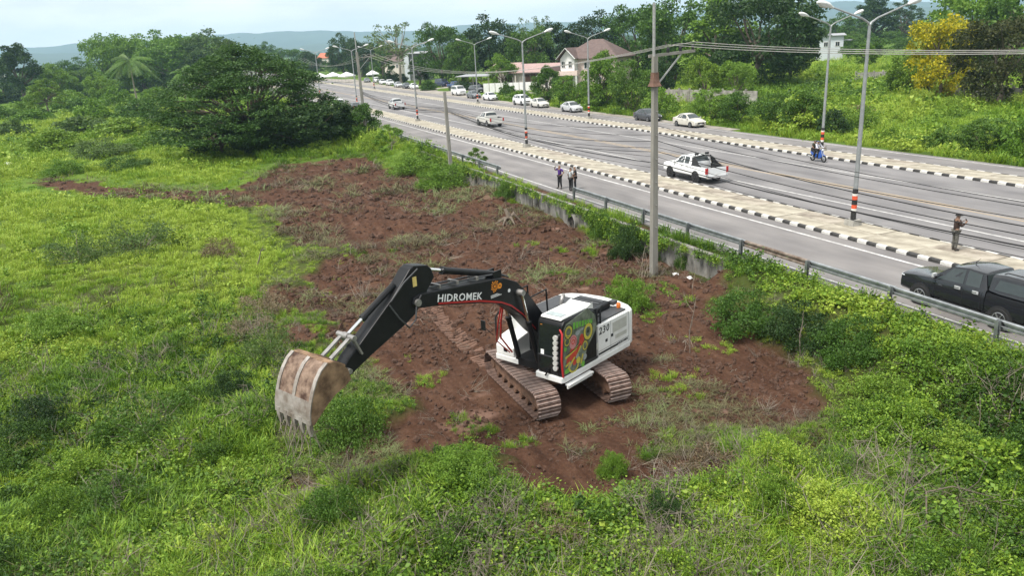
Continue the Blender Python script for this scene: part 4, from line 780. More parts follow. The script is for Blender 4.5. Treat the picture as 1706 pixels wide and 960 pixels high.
def person(loc, heading, label, top, bottom, shoe, pose=None, long_sleeve=False, hat=None, hair=True, group=None, scale=1., helmet=None, bag=None):
    r = empty('person', loc, heading, label, 'person', group); r.scale = (scale,) * 3
    J = {'pelvis': (0, 0, .93), 'waist': (0, 0, 1.07), 'chest': (0, 0, 1.26), 'nb': (-.005, 0, 1.42), 'hl': (.005, 0, 1.50), 'hm': (.02, 0, 1.575), 'ht': (.01, 0, 1.655), 'nose': (.115, 0, 1.56)}
    for s, n in ((1, 'L'), (-1, 'R')):
        J.update({'sh' + n: (0, .17 * s, 1.375), 'el' + n: (-.03, .235 * s, 1.11), 'wr' + n: (.05, .25 * s, .875), 'pa' + n: (.065, .25 * s, .80), 'hp' + n: (0, .09 * s, .88), 'kn' + n: (.02, .10 * s, .48), 'an' + n: (-.01, .10 * s, .09), 'to' + n: (.15, .115 * s, .045), 'ear' + n: (.005, .088 * s, 1.565)})
    if pose: J.update(pose)
    R = {'pelvis': (.13, .11), 'waist': (.125, .10), 'chest': (.145, .105), 'nb': .058, 'hl': .056, 'hm': (.082, .098), 'ht': .062, 'nose': .015}
    E = [('pelvis', 'waist'), ('waist', 'chest'), ('chest', 'nb'), ('nb', 'hl'), ('hl', 'hm'), ('hm', 'ht'), ('hm', 'nose')]
    for n in 'LR':
        R.update({'sh' + n: .058, 'el' + n: .042, 'wr' + n: .029, 'pa' + n: (.036, .02), 'hp' + n: .085, 'kn' + n: .058, 'an' + n: .04, 'to' + n: .034, 'ear' + n: .016})
        E += [('nb', 'sh' + n), ('sh' + n, 'el' + n), ('el' + n, 'wr' + n), ('wr' + n, 'pa' + n), ('pelvis', 'hp' + n), ('hp' + n, 'kn' + n), ('kn' + n, 'an' + n), ('an' + n, 'to' + n), ('hm', 'ear' + n)]
        w_, p_ = Vector(J['wr' + n]), Vector(J['pa' + n]); d = (p_ - w_).normalized(); sd_ = d.cross(Vector((0, 0, 1)) if abs(d.z) < .8 else Vector((1, 0, 0))).normalized(); cu = sd_.cross(d)
        for k, (o_, ln) in enumerate(((-.03, .07), (-.01, .085), (.011, .08), (.031, .062))):
            a = 'f%d%s' % (k, n); J[a + 'a'] = p_ + d * .035 + sd_ * o_; J[a + 'b'] = p_ + d * (.035 + ln * .6) + sd_ * o_ + cu * .012; J[a + 'c'] = p_ + d * (.035 + ln * .85) + sd_ * o_ + cu * .035
            E += [('pa' + n, a + 'a'), (a + 'a', a + 'b'), (a + 'b', a + 'c')]; R[a + 'a'] = .0095; R[a + 'b'] = .009; R[a + 'c'] = .0075
        J['t' + n] = w_ + d * .045 + sd_ * .045; J['u' + n] = w_ + d * .085 + sd_ * .058 + cu * .02; R['t' + n] = .011; R['u' + n] = .009; E += [('wr' + n, 't' + n), ('t' + n, 'u' + n)]
    link('body', skin_mesh('body', J, E, R, SKIN, 'pelvis'), r)
    J2 = dict(J); R2 = {'pelvis': (.152, .132), 'waist': (.148, .123), 'chest': (.163, .125), 'nb': .066}; E2 = [('pelvis', 'waist'), ('waist', 'chest'), ('chest', 'nb')]
    for n in 'LR':
        e_ = Vector(J['el' + n]); s_ = Vector(J['sh' + n]); J2['sl' + n] = tuple(s_.lerp(e_, .72)); R2.update({'sh' + n: .075, 'sl' + n: .068, 'el' + n: .058, 'wr' + n: .044}); E2 += [('nb', 'sh' + n)]
        E2 += [('sh' + n, 'el' + n), ('el' + n, 'wr' + n)] if long_sleeve else [('sh' + n, 'sl' + n)]
    link('jacket' if long_sleeve else 'shirt', skin_mesh('shirt', J2, E2, R2, top, 'pelvis'), r)
    R3 = {'pelvis': (.142, .122)}; E3 = []; J3 = dict(J)
    for n in 'LR': R3.update({'hp' + n: .1, 'kn' + n: .078, 'an' + n: .062}); E3 += [('pelvis', 'hp' + n), ('hp' + n, 'kn' + n), ('kn' + n, 'an' + n)]
    link('trousers', skin_mesh('trousers', J3, E3, R3, bottom, 'pelvis'), r)
    for n in 'LR':
        a, t = Vector(J['an' + n]), Vector(J['to' + n]); Js = {'a': a - (t - a) * .25 - Vector((0, 0, .03)), 'b': a.lerp(t, .5), 'c': t + (t - a) * .15}
        link('shoe', skin_mesh('shoe', Js, [('a', 'b'), ('b', 'c')], {'a': .048, 'b': .05, 'c': .038}, shoe, 'a'), r)
    hm, ht = Vector(J['hm']), Vector(J['ht']); up = (ht - hm).normalized(); fw = (Vector(J['nose']) - hm); fw.z = 0; fw.normalize()
    if helmet: 
        q = link('helmet', skin_mesh('helmet', {'a': hm + up * -.02 - fw * .01, 'b': hm + up * .06}, [('a', 'b')], {'a': (.128, .14), 'b': .11}, helmet, 'a', 2), r)
        MB().box(hm + fw * .12 + up * .0, (.06, .16, .09)).build('visor', GLASS, q)
    elif hat:
        MB().loft([[hm + up * z + Vector((math.cos(a), math.sin(a), 0)) * rd + fw * (.06 * max(0, math.cos(a)) if z < .05 else 0) for a in np.linspace(0, 2 * PI, 14, endpoint=False)] for z, rd in ((.035, .145), (.05, .118), (.09, .112), (.125, .08), (.13, .02))]).build('cap', hat, r, smooth=60)
    elif hair: link('hair', skin_mesh('hair', {'a': hm - fw * .03 - up * .02, 'b': hm - fw * .012 + up * .065}, [('a', 'b')], {'a': (.09, .095), 'b': .088}, HAIR, 'a', 2), r)
    return r
cloth = lambda n, c, c2=None: pmat(n, c, .9, var=.25, scale=9, col2=c2)
MBROWN = cloth('jacket_brown', (.038, .022, .017)); MCAMO = cloth('trousers_grey', (.07, .068, .058), (.14, .135, .12)); MDK = cloth('trousers_black', (.018, .018, .02)); MPUR = cloth('shirt_purple', (.065, .025, .17)); MGRS = cloth('shirt_grey', (.40, .42, .43)); MBLS = cloth('shirt_black', (.02, .02, .022)); MSH = cloth('shoe_dark', (.03, .027, .025)); MWHS = cloth('shirt_pale', (.52, .52, .58)); MOLV = cloth('shirt_dark_olive', (.04, .045, .03)); PHN = pmat('phone_black', (.015, .015, .017), .25); CAPB = cloth('cap_black', (.02, .019, .018)); HBL = pmat('helmet_blue', (.03, .09, .32), .25, coat=.5); HBK = pmat('helmet_black', (.03, .03, .025), .3, coat=.4)
up2 = {'elL': (.10, .24, 1.13), 'wrL': (.30, .13, 1.27), 'paL': (.36, .09, 1.32), 'elR': (.08, -.23, 1.14), 'wrR': (.29, -.10, 1.25), 'paR': (.355, -.06, 1.29), 'hm': (.035, 0, 1.565), 'nose': (.125, 0, 1.53)}
person((-23.3, 30.9, .16), 1.2, 'man in brown jacket and grey trousers looking at a phone on the island', MBROWN, MCAMO, MSH, up2, True, hat=CAPB)
ph = MB().box((0, 0, 0), (.012, .08, .16), Matrix.Rotation(-.4, 3, 'Y')).build('phone', PHN, loc=Vector((-23.3, 30.9, .16)) + Matrix.Rotation(1.2, 3, 'Z') @ Vector((.40, 0, 1.36)), rot=(0, 0, 1.2)); tag(ph, 'dark phone held up by the man in the brown jacket', 'phone')
PG_ = 'people standing at the road edge'
person((-48.9, 24.0, .0), -1.2, 'man in purple shirt and black trousers with a raised arm by the rail', MPUR, MDK, MSH, {'elR': (.05, -.40, 1.30), 'wrR': (.2, -.26, 1.50), 'paR': (.23, -.2, 1.54), 'elL': (-.08, .34, 1.15), 'wrL': (.06, .22, 1.0), 'paL': (.08, .16, .97), 'anL': (0, .15, .09), 'toL': (.15, .2, .045), 'anR': (0, -.14, .09), 'toR': (.15, -.17, .045)}, group=PG_)
person((-48.0, 24.75, .0), -1.9, 'person all in black half hidden behind the grey shirted person', MBLS, MDK, MSH, {'elL': (.08, .25, 1.14), 'wrL': (.28, .12, 1.1), 'paL': (.34, .08, 1.1)}, group=PG_, scale=.97)
person((-47.5, 24.15, .0), 1.9, 'person in light grey shirt and black shorts at the end of the guard rail', MGRS, MDK, MSH, {'wrL': (.12, .24, .9), 'paL': (.16, .23, .84)}, group=PG_)
# ================================================================== motorcycle with two riders
MBLU = pmat('moto_blue', (.025, .085, .34), .25, var=.08, coat=.5); MPIPE = pmat('moto_exhaust', (.6, .6, .58), .25, .9); SEATB = pmat('moto_seat', (.02, .02, .02), .7)
MX, MY, MH = -46.5, 45.2, -.06
mo = empty('motorcycle', (MX, MY, 0), MH, 'blue motorcycle carrying two riders beside the far island kerb', 'motorcycle')
for xx in (.62, -.62):
    n = 24; q = MB().loft([[((.225 + .055 * math.cos(b)) * math.cos(2 * PI * k / n) + xx, .055 * math.sin(b), .28 + (.225 + .055 * math.cos(b)) * math.sin(2 * PI * k / n)) for k in range(n)] for b in np.linspace(0, 2 * PI, 9)], cap=False).build('wheel', TYRE, mo, smooth=60)
    m = MB()
    for k in range(6): a = k * PI / 3; m.bar((xx, 0, .28), (xx + .2 * math.cos(a), 0, .28 + .2 * math.sin(a)), .025)
    m.cyl((xx, -.05, .28), (xx, .05, .28), .045); m.build('rim', RIM, q)
for sy in (.07, -.07): MB().tube([(.62, sy, .28), (.45, sy, .75), (.40, sy, .95)], .022, 8).build('fork', CHR, mo, smooth=50)
MB().loft([[(x, y * w, z0 + (z1 - z0) * t) for y, t in ((-1, 0), (-1, .7), (-.5, 1), (.5, 1), (1, .7), (1, 0))] for x, w, z0, z1 in ((.46, .06, .42, .98), (.36, .17, .32, 1.0), (.2, .18, .3, .86), (.05, .12, .3, .6), (-.25, .11, .34, .62), (-.6, .12, .5, .74), (-.85, .06, .62, .78))]).build('fairing', MBLU, mo, smooth=40)
MB().loft([[(x, y * w, z) for y, z in ((-1, z0), (-.8, z1), (.8, z1), (1, z0))] for x, w, z0, z1 in ((.05, .08, .68, .72), (-.2, .13, .70, .78), (-.6, .13, .74, .82), (-.8, .09, .78, .83))]).build('seat', SEATB, mo, smooth=50)
MB().tube([(.33, .33, 1.02), (.38, .2, 1.06), (.4, 0, 1.02), (.38, -.2, 1.06), (.33, -.33, 1.02)], .018, 8).build('handlebar', BLKP, mo, smooth=50); MB().tube([(.42, 0, .94), (.5, 0, .93), (.53, 0, .92)], [.09, .085, .05], 12).build('headlight', HLG, mo, smooth=50)
MB().tube([(-.1, -.16, .28), (-.5, -.17, .33), (-.95, -.18, .4)], [.03, .05, .055], 10).build('exhaust', MPIPE, mo, smooth=50); MB().box((.62, 0, .56), (.34, .12, .03), Matrix.Rotation(.15, 3, 'Y')).build('mudguard', MBLU, mo); MB().box((.0, 0, .36), (.36, .2, .22)).build('engine', BLKP, mo)
for sy in (.28, -.28): MB().tube([(.36, sy, 1.04), (.36, sy * 1.15, 1.2), (.36, sy * 1.3, 1.21)], [.008, .008, .045], 6).build('mirror', BLKP, mo)
MB().box((-.05, 0, .3), (.12, .56, .03)).build('footrest', BLKP, mo)
sit = lambda dx, reach: {'pelvis': (dx, 0, .93), 'waist': (dx + .03, 0, 1.06), 'chest': (dx + .08, 0, 1.24), 'nb': (dx + .1, 0, 1.39), 'hl': (dx + .12, 0, 1.47), 'hm': (dx + .14, 0, 1.545), 'ht': (dx + .13, 0, 1.62), 'nose': (dx + .235, 0, 1.53), 'earL': (dx + .125, .088, 1.535), 'earR': (dx + .125, -.088, 1.535),
  **{k + n: (a, s * b, c) for s, n in ((1, 'L'), (-1, 'R')) for k, a, b, c in (('sh', dx + .1, .17, 1.345), ('el', dx + .1 + reach * .45, .25, 1.13), ('wr', dx + .12 + reach, .26, 1.06), ('pa', dx + .19 + reach, .27, 1.05), ('hp', dx, .1, .9), ('kn', dx + .38, .17, .74), ('an', dx + .26, .2, .34), ('to', dx + .4, .21, .31))}}
person((MX, MY, 0), MH, 'rider in pale shirt and blue helmet steering the blue motorcycle', MWHS, MDK, MSH, sit(-.2, .34), True, helmet=HBL, group='motorcycle riders')
person((MX, MY, 0), MH, 'passenger in dark clothes sitting behind the blue helmeted rider', MOLV, MDK, MSH, sit(-.58, .16), False, helmet=HBK, group='motorcycle riders')
# ================================================================== excavator
XW = pmat('excavator_white', (.66, .655, .63), .42, var=.1, scale=1.6, coat=.2, col2=(.76, .77, .76), detail=7); XB = pmat('excavator_black', (.0105, .011, .0125), .42, var=.3, scale=4); XB.node_tree.nodes['Principled BSDF'].inputs['Specular IOR Level'].default_value = .32; XG = pmat('excavator_dark_grey', (.05, .052, .056), .55, var=.2); XGL = pmat('cab_glass', (.012, .014, .015), .08, coat=.4); XS = pmat('worn_steel', (.30, .29, .28), .45, .6, var=.25, scale=8); XR = pmat('excavator_red', (.38, .02, .02), .45, var=.1); XO = pmat('excavator_orange', (.75, .26, .02), .45, var=.15); XCH = pmat('cylinder_rod', (.8, .8, .8), .12, 1., var=.02)
SHOE = pmat('track_shoe', (.10, .06, .046), .8, .1, var=.4, scale=5, bump=.3, col2=(.2, .13, .105)); GROUSE = pmat('polished_grouser', (.33, .255, .225), .55, .25, var=.3, scale=6); MUD = pmat('muddy_steel', (.12, .07, .048), .9, var=.45, scale=4, bump=.4, bscale=12, col2=(.2, .11, .07)); BKT = pmat('bucket_mud', (.15, .085, .048), .8, var=.4, scale=3.2, bump=.5, bscale=10, col2=(.32, .205, .12), detail=6); BKD = pmat('bucket_rust', (.07, .033, .021), .85, var=.35, scale=4.2, bump=.35, bscale=14, col2=(.27, .19, .14), detail=3); BKS = pmat('bucket_wear_steel', (.22, .175, .14), .6, .2, var=.3, scale=3.5, col2=(.36, .335, .31), detail=6); YLW = pmat('sticker_yellow', (.62, .48, .16), .6); LTX = pmat('lettering_white', (.78, .78, .78), .5, var=.03); DTX = pmat('lettering_dark', (.025, .027, .03), .5); GRL = pmat('grille_grey', (.42, .42, .38), .6, var=.1)
xr = empty('excavator', (XC, YC, ZG), 0, 'black and white crawler excavator with raised bucket standing on the red soil', 'excavator')
AF = math.radians(26); FV = Vector((math.sin(AF), -math.cos(AF), 0)); LV = Vector((math.cos(AF), math.sin(AF), 0)); ZV = Vector((0, 0, 1))
def U(f, l, z): return FV * f + LV * l + ZV * z
RU = Matrix((FV, LV, ZV)).transposed()
def ubox(mb, f0, f1, l0, l1, z0, z1, m=0): mb.box(U((f0 + f1) / 2, (l0 + l1) / 2, (z0 + z1) / 2), (f1 - f0, l1 - l0, z1 - z0), RU, m); return mb
def xbuild(mb, name, mt, parent=None, smooth=None, bevel=0.):
    o = mb.build(name, mt, parent or xr, smooth)
    if bevel: b = o.modifiers.new('edge', 'BEVEL'); b.width = bevel; b.segments = 2; b.limit_method = 'ANGLE'
    return o
# --- tracks
r_, hs, sw = .40, 1.87, .80; peri = 4 * hs + 2 * PI * r_; NS = 42
sm = MB(); sm.box((0, 0, .015), (peri / NS - .012, sw, .03))
for gx_, hh in ((-.07, .05), (.05, .03)): sm.box((gx_, 0, .028 + hh / 2), (.026, sw - .01, hh), taper=.9, m=1)
shoe_me = sm.mesh('track_shoe', [SHOE, GROUSE])
def path(s):
    s %= peri
    if s < 2 * hs: return (hs - s, r_, PI)                       # top run, heading -x, outward up
    s -= 2 * hs
    if s < PI * r_: a = PI / 2 + s / r_; return (-hs + r_ * math.cos(a), r_ * math.sin(a), a + PI / 2)
    s -= PI * r_
    if s < 2 * hs: return (-hs + s, -r_, 0 + 2 * PI)
    s -= 2 * hs; a = -PI / 2 + s / r_; return (hs + r_ * math.cos(a), r_ * math.sin(a), a + PI / 2)
for yy in (-1.27, 1.27):
    t = MB(); t.prism([(-1.7, -.18), (1.7, -.18), (1.85, 0), (1.7, .2), (-1.7, .2), (-1.85, 0)], -.2, .2, lambda u, v, d: (u, yy + d, .475 + v)); tr = xbuild(t, 'track', MUD)
    for x0, nm, rr in ((hs, 'idler', .36), (-hs, 'sprocket', .36)):
        q = MB().cyl((x0, yy - .1, .475), (x0, yy + .1, .475), rr, 24); q.cyl((x0, yy - .24, .475), (x0, yy + .24, .475), .16, 14); xbuild(q, nm, MUD, tr, 40)
    for k in range(7): xbuild(MB().cyl((-1.5 + .5 * k, yy - .22, .2), (-1.5 + .5 * k, yy + .22, .2), .11, 12), 'roller', MUD, tr, 40)
    for k in range(NS):
        x0, z0, a = path(peri * k / NS + .07); sag = -.03 * math.sin(PI * (x0 + hs) / (2 * hs)) if z0 > r_ * .99 else 0
        link('track_shoe', shoe_me, tr, (x0, yy, .475 + z0 + sag), (0, -(a - PI) if True else 0, 0))
c = MB(); c.prism([(-.9, -.0), (.9, -.0), (.55, .38), (-.55, .38)], -1.05, 1.05, lambda u, v, d: (u, d, .52 + v)); c.cyl((0, 0, .8), (0, 0, 1.12), .68, 28); xbuild(c, 'car_body', MUD, None, 30)
# --- upper structure
d = MB(); d.prism([(-2.25, -1.52), (1.22, -1.52), (1.22, -.55), (1.2, -.5), (1.2, .5), (1.62, .55), (1.62, 1.58), (1.5, 1.64), (-2.25, 1.62)], 1.1, 1.3, lambda u, v, w_: U(u, v, w_)); xbuild(d, 'deck', XW, None, None, .03); xbuild(ubox(MB(), -.34, 1.21, -.62, .6, 1.12, 1.36), 'boom_well', XB)
xbuild(ubox(ubox(MB(), .15, 1.45, 1.6, 1.78, 1.0, 1.06), .15, 1.45, 1.66, 1.72, .9, 1.0), 'side_step', XW, None, None, .01)
cwp = [(-2.2, -1.52), (-2.2, 1.6), (-2.45, 1.58), (-2.72, 1.25), (-2.92, .7), (-3.0, 0), (-2.92, -.7), (-2.72, -1.2), (-2.45, -1.5)]
xbuild(MB().prism(cwp, 1.14, 2.42, lambda u, v, w_: U(u, v, w_)), 'counterweight', XW, None, 50, .07)
xbuild(ubox(MB(), -2.2, -.36, 1.3, 1.615, 1.3, 2.42), 'side_panel', XW, None, None, .03); xbuild(ubox(MB(), -2.2, .4, -1.52, -.72, 1.3, 2.40), 'side_panel', XW, None, None, .03); xbuild(ubox(MB(), -.36, .38, -.71, .58, 1.34, 2.2), 'pump_bay', XB)
bx_ = MB(); bx_.prism([(.4, 1.3), (1.2, 1.3), (1.2, 1.62), (.95, 1.88), (.4, 1.98)], -1.5, -.72, lambda u, v, w_: U(u, w_, v)); xbuild(bx_, 'tool_box', XW, None, None, .03)
xbuild(ubox(MB(), 1.19, 1.215, -1.15, -1.0, 1.45, 1.56), 'tool_box_latch', XB)
xbuild(ubox(MB(), -2.18, -.36, -.52, 1.32, 1.3, 2.46), 'engine_deck', XG, None, None, .02); xbuild(ubox(MB(), -2.0, -.55, -.3, 1.0, 2.46, 2.70), 'engine_hood', XB, None, None, .06)
xbuild(ubox(MB(), -2.15, -.4, 1.05, 1.5, 2.42, 2.475), 'walkway', XG); xbuild(ubox(MB(), -2.15, .38, -1.38, -.5, 2.40, 2.455), 'walkway', XG)
for k in range(5): xbuild(ubox(MB(), -1.8 + .22 * k, -1.68 + .22 * k, -.15, .85, 2.70, 2.72), 'hood_vent', XG)
# cab
WLAMP = pmat('work_lamp_silver', (.62, .62, .6), .25, .3)
cb = [(1.56, 1.28), (1.60, 1.9), (1.50, 3.0), (1.38, 3.12), (.2, 3.14), (-.22, 3.0), (-.30, 2.7), (-.30, 1.28)]
cab = xbuild(MB().prism(cb, .62, 1.60, lambda u, v, w_: U(u, w_, v)), 'cab', XB, None, None, .05)
rf = MB(); rf.prism([(1.46, 3.125), (1.40, 3.19), (.25, 3.21), (-.18, 3.10), (-.16, 3.25), (.2, 3.13)], .70, 1.53, lambda u, v, w_: U(u, w_, v)); xbuild(rf, 'roof', XW, cab, None, .03)
xbuild(ubox(MB(), 1.05, 1.33, .8, 1.42, 3.195, 3.212), 'skylight', pmat('skylight', (.32, .37, .37), .2), cab)
fr = MB(); fr.add([U(1.612, .72, 1.98), U(1.612, 1.5, 1.98), U(1.517, 1.5, 2.96), U(1.517, .72, 2.96)], [(0, 1, 2, 3)]); xbuild(fr, 'windscreen', XGL, cab)
fr = MB(); fr.add([U(1.575, .72, 1.36), U(1.575, 1.5, 1.36), U(1.612, 1.5, 1.9), U(1.612, .72, 1.9)], [(0, 1, 2, 3)]); xbuild(fr, 'lower_window', XGL, cab)
xbuild(MB().bar(U(1.63, .7, 1.94), U(1.63, 1.52, 1.94), .03), 'window_bar', XG, cab); xbuild(MB().bar(U(1.62, 1.1, 1.5), U(1.68, 1.0, 1.28), .05), 'wiper', XB, cab)
o_ = MB()
for k, (a, b_, h) in enumerate(((.76, .9, .12), (.93, .99, .06), (1.02, 1.14, .08), (1.16, 1.28, .1), (1.31, 1.46, .09))): o_.add([U(1.53, a, 2.84 - h / 2), U(1.53, b_, 2.83 - h / 2), U(1.522, b_, 2.84 + h / 2), U(1.522, a, 2.86 + h / 2)], [(0, 1, 2, 3)])
xbuild(o_, 'sun_strip_print', XO, cab)
xbuild(MB().add([U(1.625, .8, 1.93), U(1.625, .93, 1.93), U(1.61, .93, 2.12), U(1.61, .8, 2.12)], [(0, 1, 2, 3)]), 'notice_sticker', LTX, cab)
for k in range(7): z = 1.62 + .165 * k; p = U(1.66 - .06 * max(0, (z - 1.9)), 1.42, z); xbuild(MB().tube([p - FV * .06, p + FV * .0, p + FV * .05], [.06, .092, .085], 12), 'work_lamp', WLAMP, cab, 50)
xbuild(MB().tube([U(1.56, 1.62, 1.32), U(1.63, 1.63, 1.9), U(1.55, 1.62, 2.75), U(1.5, 1.5, 2.86)], .035, 8), 'grab_bar', XR, cab, 60)
# printed door panel: plain coloured bands and rings
PNL = pmat('door_print_base', (.10, .13, .095), .45, var=.5, scale=3.5, col2=(.20, .23, .18), detail=2)
dp = [(1.50, 1.36), (1.52, 1.9), (1.44, 2.86), (1.32, 3.0), (.2, 3.2), (-.16, 2.9), (-.26, 2.66), (-.28, 2.38), (.28, 1.86), (.46, 1.36)]
xbuild(MB().prism(dp, 1.598, 1.612, lambda u, v, w_: U(u, w_, v)), 'door_print', PNL, cab)
def disc(mb, f, z, r0, r1, l, a0=0, a1=2 * PI, n=18, sz=1.):
    P = []
    for k in range(n + 1): a = a0 + (a1 - a0) * k / n; P.append(((f + r1 * math.cos(a), z + r1 * sz * math.sin(a)), (f + r0 * math.cos(a), z + r0 * sz * math.sin(a))))
    for k in range(n): mb.add([U(P[k][0][0], l, P[k][0][1]), U(P[k + 1][0][0], l, P[k + 1][0][1]), U(P[k + 1][1][0], l, P[k + 1][1][1]), U(P[k][1][0], l, P[k][1][1])], [(0, 1, 2, 3)])
PYW = pmat('print_yellow', (.46, .40, .06), .45, var=.2); PGN = pmat('print_green', (.13, .38, .05), .45, var=.25); PRD = pmat('print_red', (.42, .05, .03), .45, var=.25); PPK = pmat('print_pink', (.45, .2, .2), .45, var=.2); PGY = pmat('print_grey', (.25, .28, .28), .45, var=.2); PDK = pmat('print_dark', (.02, .025, .02), .45)
m = MB(); disc(m, 1.22, 2.72, .12, .19, 1.616); disc(m, 1.3, 2.42, .1, .14, 1.616); disc(m, .2, 2.42, .14, .24, 1.616, sz=1.2); disc(m, .38, 2.0, .09, .14, 1.616, sz=1.3); disc(m, 1.0, 1.55, .2, .27, 1.616, 3.4, 6.1); disc(m, .75, 1.62, .0, .12, 1.616, n=8)
for a, b_ in (((1.42, 1.9), (.7, 2.1)), ((1.3, 1.5), (.6, 2.05)), ((.62, 1.45), (.5, 1.75)), ((1.42, 1.62), (1.2, 1.7))): m.bar(U(*((a[0], 1.614, a[1]))), U(b_[0], 1.614, b_[1]), .004, .07, up=tuple(ZV))
xbuild(m, 'print_shape', PYW, cab); m = MB()
for k in range(7): f = .92 - .15 * k; ubox(m, f - .055, f + .055, 1.614, 1.6165, 2.72 + .012 * (k % 3) - .04 * k * .3, 2.94 - .025 * k)
disc(m, 1.35, 1.45, 0, .13, 1.615, sz=.6); disc(m, .5, 1.4, 0, .1, 1.615); disc(m, 1.4, 2.2, .0, .07, 1.615); xbuild(m, 'print_shape', PGN, cab); m = MB()
disc(m, 1.05, 1.92, 0, .17, 1.6145, sz=1.3); disc(m, .55, 2.25, 0, .13, 1.6145, sz=1.5); m.bar(U(.95, 1.6147, 1.8), U(.5, 1.6147, 2.3), .004, .12); disc(m, 1.28, 1.75, 0, .09, 1.6145, sz=1.6); xbuild(m, 'print_shape', PRD, cab); m = MB()
disc(m, 1.0, 2.32, .0, .2, 1.615, sz=1.15); xbuild(m, 'print_shape', PPK, cab); m = MB(); disc(m, 1.0, 2.32, .05, .09, 1.617); disc(m, 1.0, 2.32, .14, .165, 1.617, .3, 4); disc(m, .95, 1.62, .0, .1, 1.6143); xbuild(m, 'print_shape', PRD, cab)
m = MB(); disc(m, .75, 2.55, 0, .12, 1.6143, sz=.7); disc(m, .4, 1.62, 0, .1, 1.6143); disc(m, .05, 2.72, 0, .1, 1.6143, sz=.7); disc(m, 1.18, 1.6, 0, .1, 1.6143); disc(m, .8, 1.78, 0, .09, 1.6143)
for k in range(5): f = .62 - .11 * k; ubox(m, f - .04, f + .04, 1.613, 1.6142, 2.56, 2.64)
xbuild(m, 'print_shape', PGY, cab); m = MB()
for f, z, r0, r1 in ((1.22, 2.72, .19, .215), (.2, 2.42, .24, .265), (.38, 2.0, .14, .16), (1.3, 2.42, .14, .155)): disc(m, f, z, r0, r1, 1.6163, sz=1.15)
disc(m, .2, 2.42, .0, .06, 1.6163); m.bar(U(1.3, 1.6163, 1.98), U(.6, 1.6163, 2.12), .003, .03); xbuild(m, 'print_shape', PDK, cab)
# body markings
def stick(txt, size, mt, f, l, z, parent, shear=0., space=1., name='lettering', tilt=0., sx=1.):
    me = text_mesh(txt, size, mt, .003, shear, space); o = link(name, me, parent); X = (-FV * math.cos(tilt) + ZV * math.sin(tilt)); Yv = (FV * math.sin(tilt) + ZV * math.cos(tilt))
    mtx = Matrix((X * sx, Yv, LV)).transposed().to_4x4(); mtx.translation = U(f, l, z); o.matrix_local = mtx; return o
stick('230', .34, DTX, -.68, 1.622, 2.2, xr, .12, 1.15, sx=1.05); stick('HIDROMEK', .12, DTX, -1.78, 1.622, 1.44, xr, .1, 1.1)
xbuild(ubox(MB(), -1.5, -.36, 1.614, 1.620, 1.39, 1.46), 'stripe', DTX)
for f in (-1.07, -2.16): xbuild(ubox(MB(), f - .006, f + .006, 1.612, 1.6165, 1.32, 2.4), 'panel_seam', XG)
xbuild(ubox(MB(), -2.16, -.36, 1.612, 1.6165, 1.505, 1.517), 'panel_seam', XG)
for a in (-1.25, -2.0): pass
xbuild(ubox(MB(), -2.02, -1.18, 1.612, 1.622, 1.92, 2.28), 'grille', GRL); xbuild(ubox(MB(), -2.02, -1.35, 1.612, 1.622, 1.66, 1.8), 'grille', GRL)
for f, z in ((-.82, 1.78), (-1.15, 1.86)): xbuild(ubox(MB(), f - .06, f + .06, 1.612, 1.623, z - .05, z + .05), 'latch', DTX)
sk = MB(); sk.prism([(.46, 1.32), (-.28, 1.32), (-.34, 1.40), (.4, 1.46)], 1.606, 1.618, lambda u, v, w_: U(u, w_, v)); xbuild(sk, 'dark_skirt_print', DTX)
stick('///', .16, DTX, .12, 1.62, 1.62, xr, .2); xbuild(ubox(MB(), -.35, -.25, 1.613, 1.619, 1.62, 1.86), 'warning_print', GRL)
# top fittings
def rail(pts, name='handrail', r=.033): return xbuild(MB().tube([U(*p) for p in pts], r, 8), name, XB, None, 60)
rail([(.35, -1.45, 2.42), (.35, -1.45, 3.2), (-.5, -1.45, 3.25), (-.55, -1.45, 2.42)]); rail([(.35, -.62, 2.42), (.35, -.62, 3.2), (-.5, -.62, 3.25), (-.55, -.62, 2.42)]); rail([(.35, -1.45, 2.75), (-.5, -1.45, 2.75)]); rail([(1.2, -1.45, 1.95), (1.2, -1.45, 2.6), (.35, -1.45, 3.2)]); rail([(-.1, -1.45, 2.42), (-.1, -1.45, 3.22)]); rail([(.35, -1.45, 3.2), (.35, -1.1, 3.22)])
for f in (-.42, -.62): rail([(f, 1.52, 2.42), (f, 1.52, 2.95), (f, 1.2, 2.98)])
rail([(-.42, 1.52, 2.95), (-.62, 1.52, 2.95)]); rail([(-.42, 1.52, 2.7), (-.62, 1.52, 2.7)]); xbuild(ubox(MB(), -.75, -.3, .95, 1.5, 2.94, 2.985), 'rear_hatch', XB)
xbuild(MB().tube([U(-.42, .1, 2.6), U(-.42, .1, 2.98), U(-.5, .08, 3.1), U(-.62, .05, 3.14)], [.075, .07, .07, .065], 12), 'exhaust', XS, None, 50)
xbuild(MB().tube([U(-2.1, 1.25, 2.44), U(-2.1, 1.25, 2.5), U(-2.1, 1.25, 2.62), U(-2.1, 1.25, 2.66)], [.06, .075, .075, .04], 12), 'beacon', pmat('beacon_orange', (.6, .16, .03), .3), None, 50); xbuild(ubox(MB(), -2.25, -2.0, .9, 1.1, 2.55, 2.68), 'rear_camera', XG)
xbuild(MB().tube([U(1.3, -1.5, 1.98), U(1.5, -1.75, 2.3)], .015, 6), 'mirror_arm', XB); xbuild(ubox(MB(), 1.46, 1.5, -1.86, -1.68, 2.15, 2.5), 'mirror', XB)
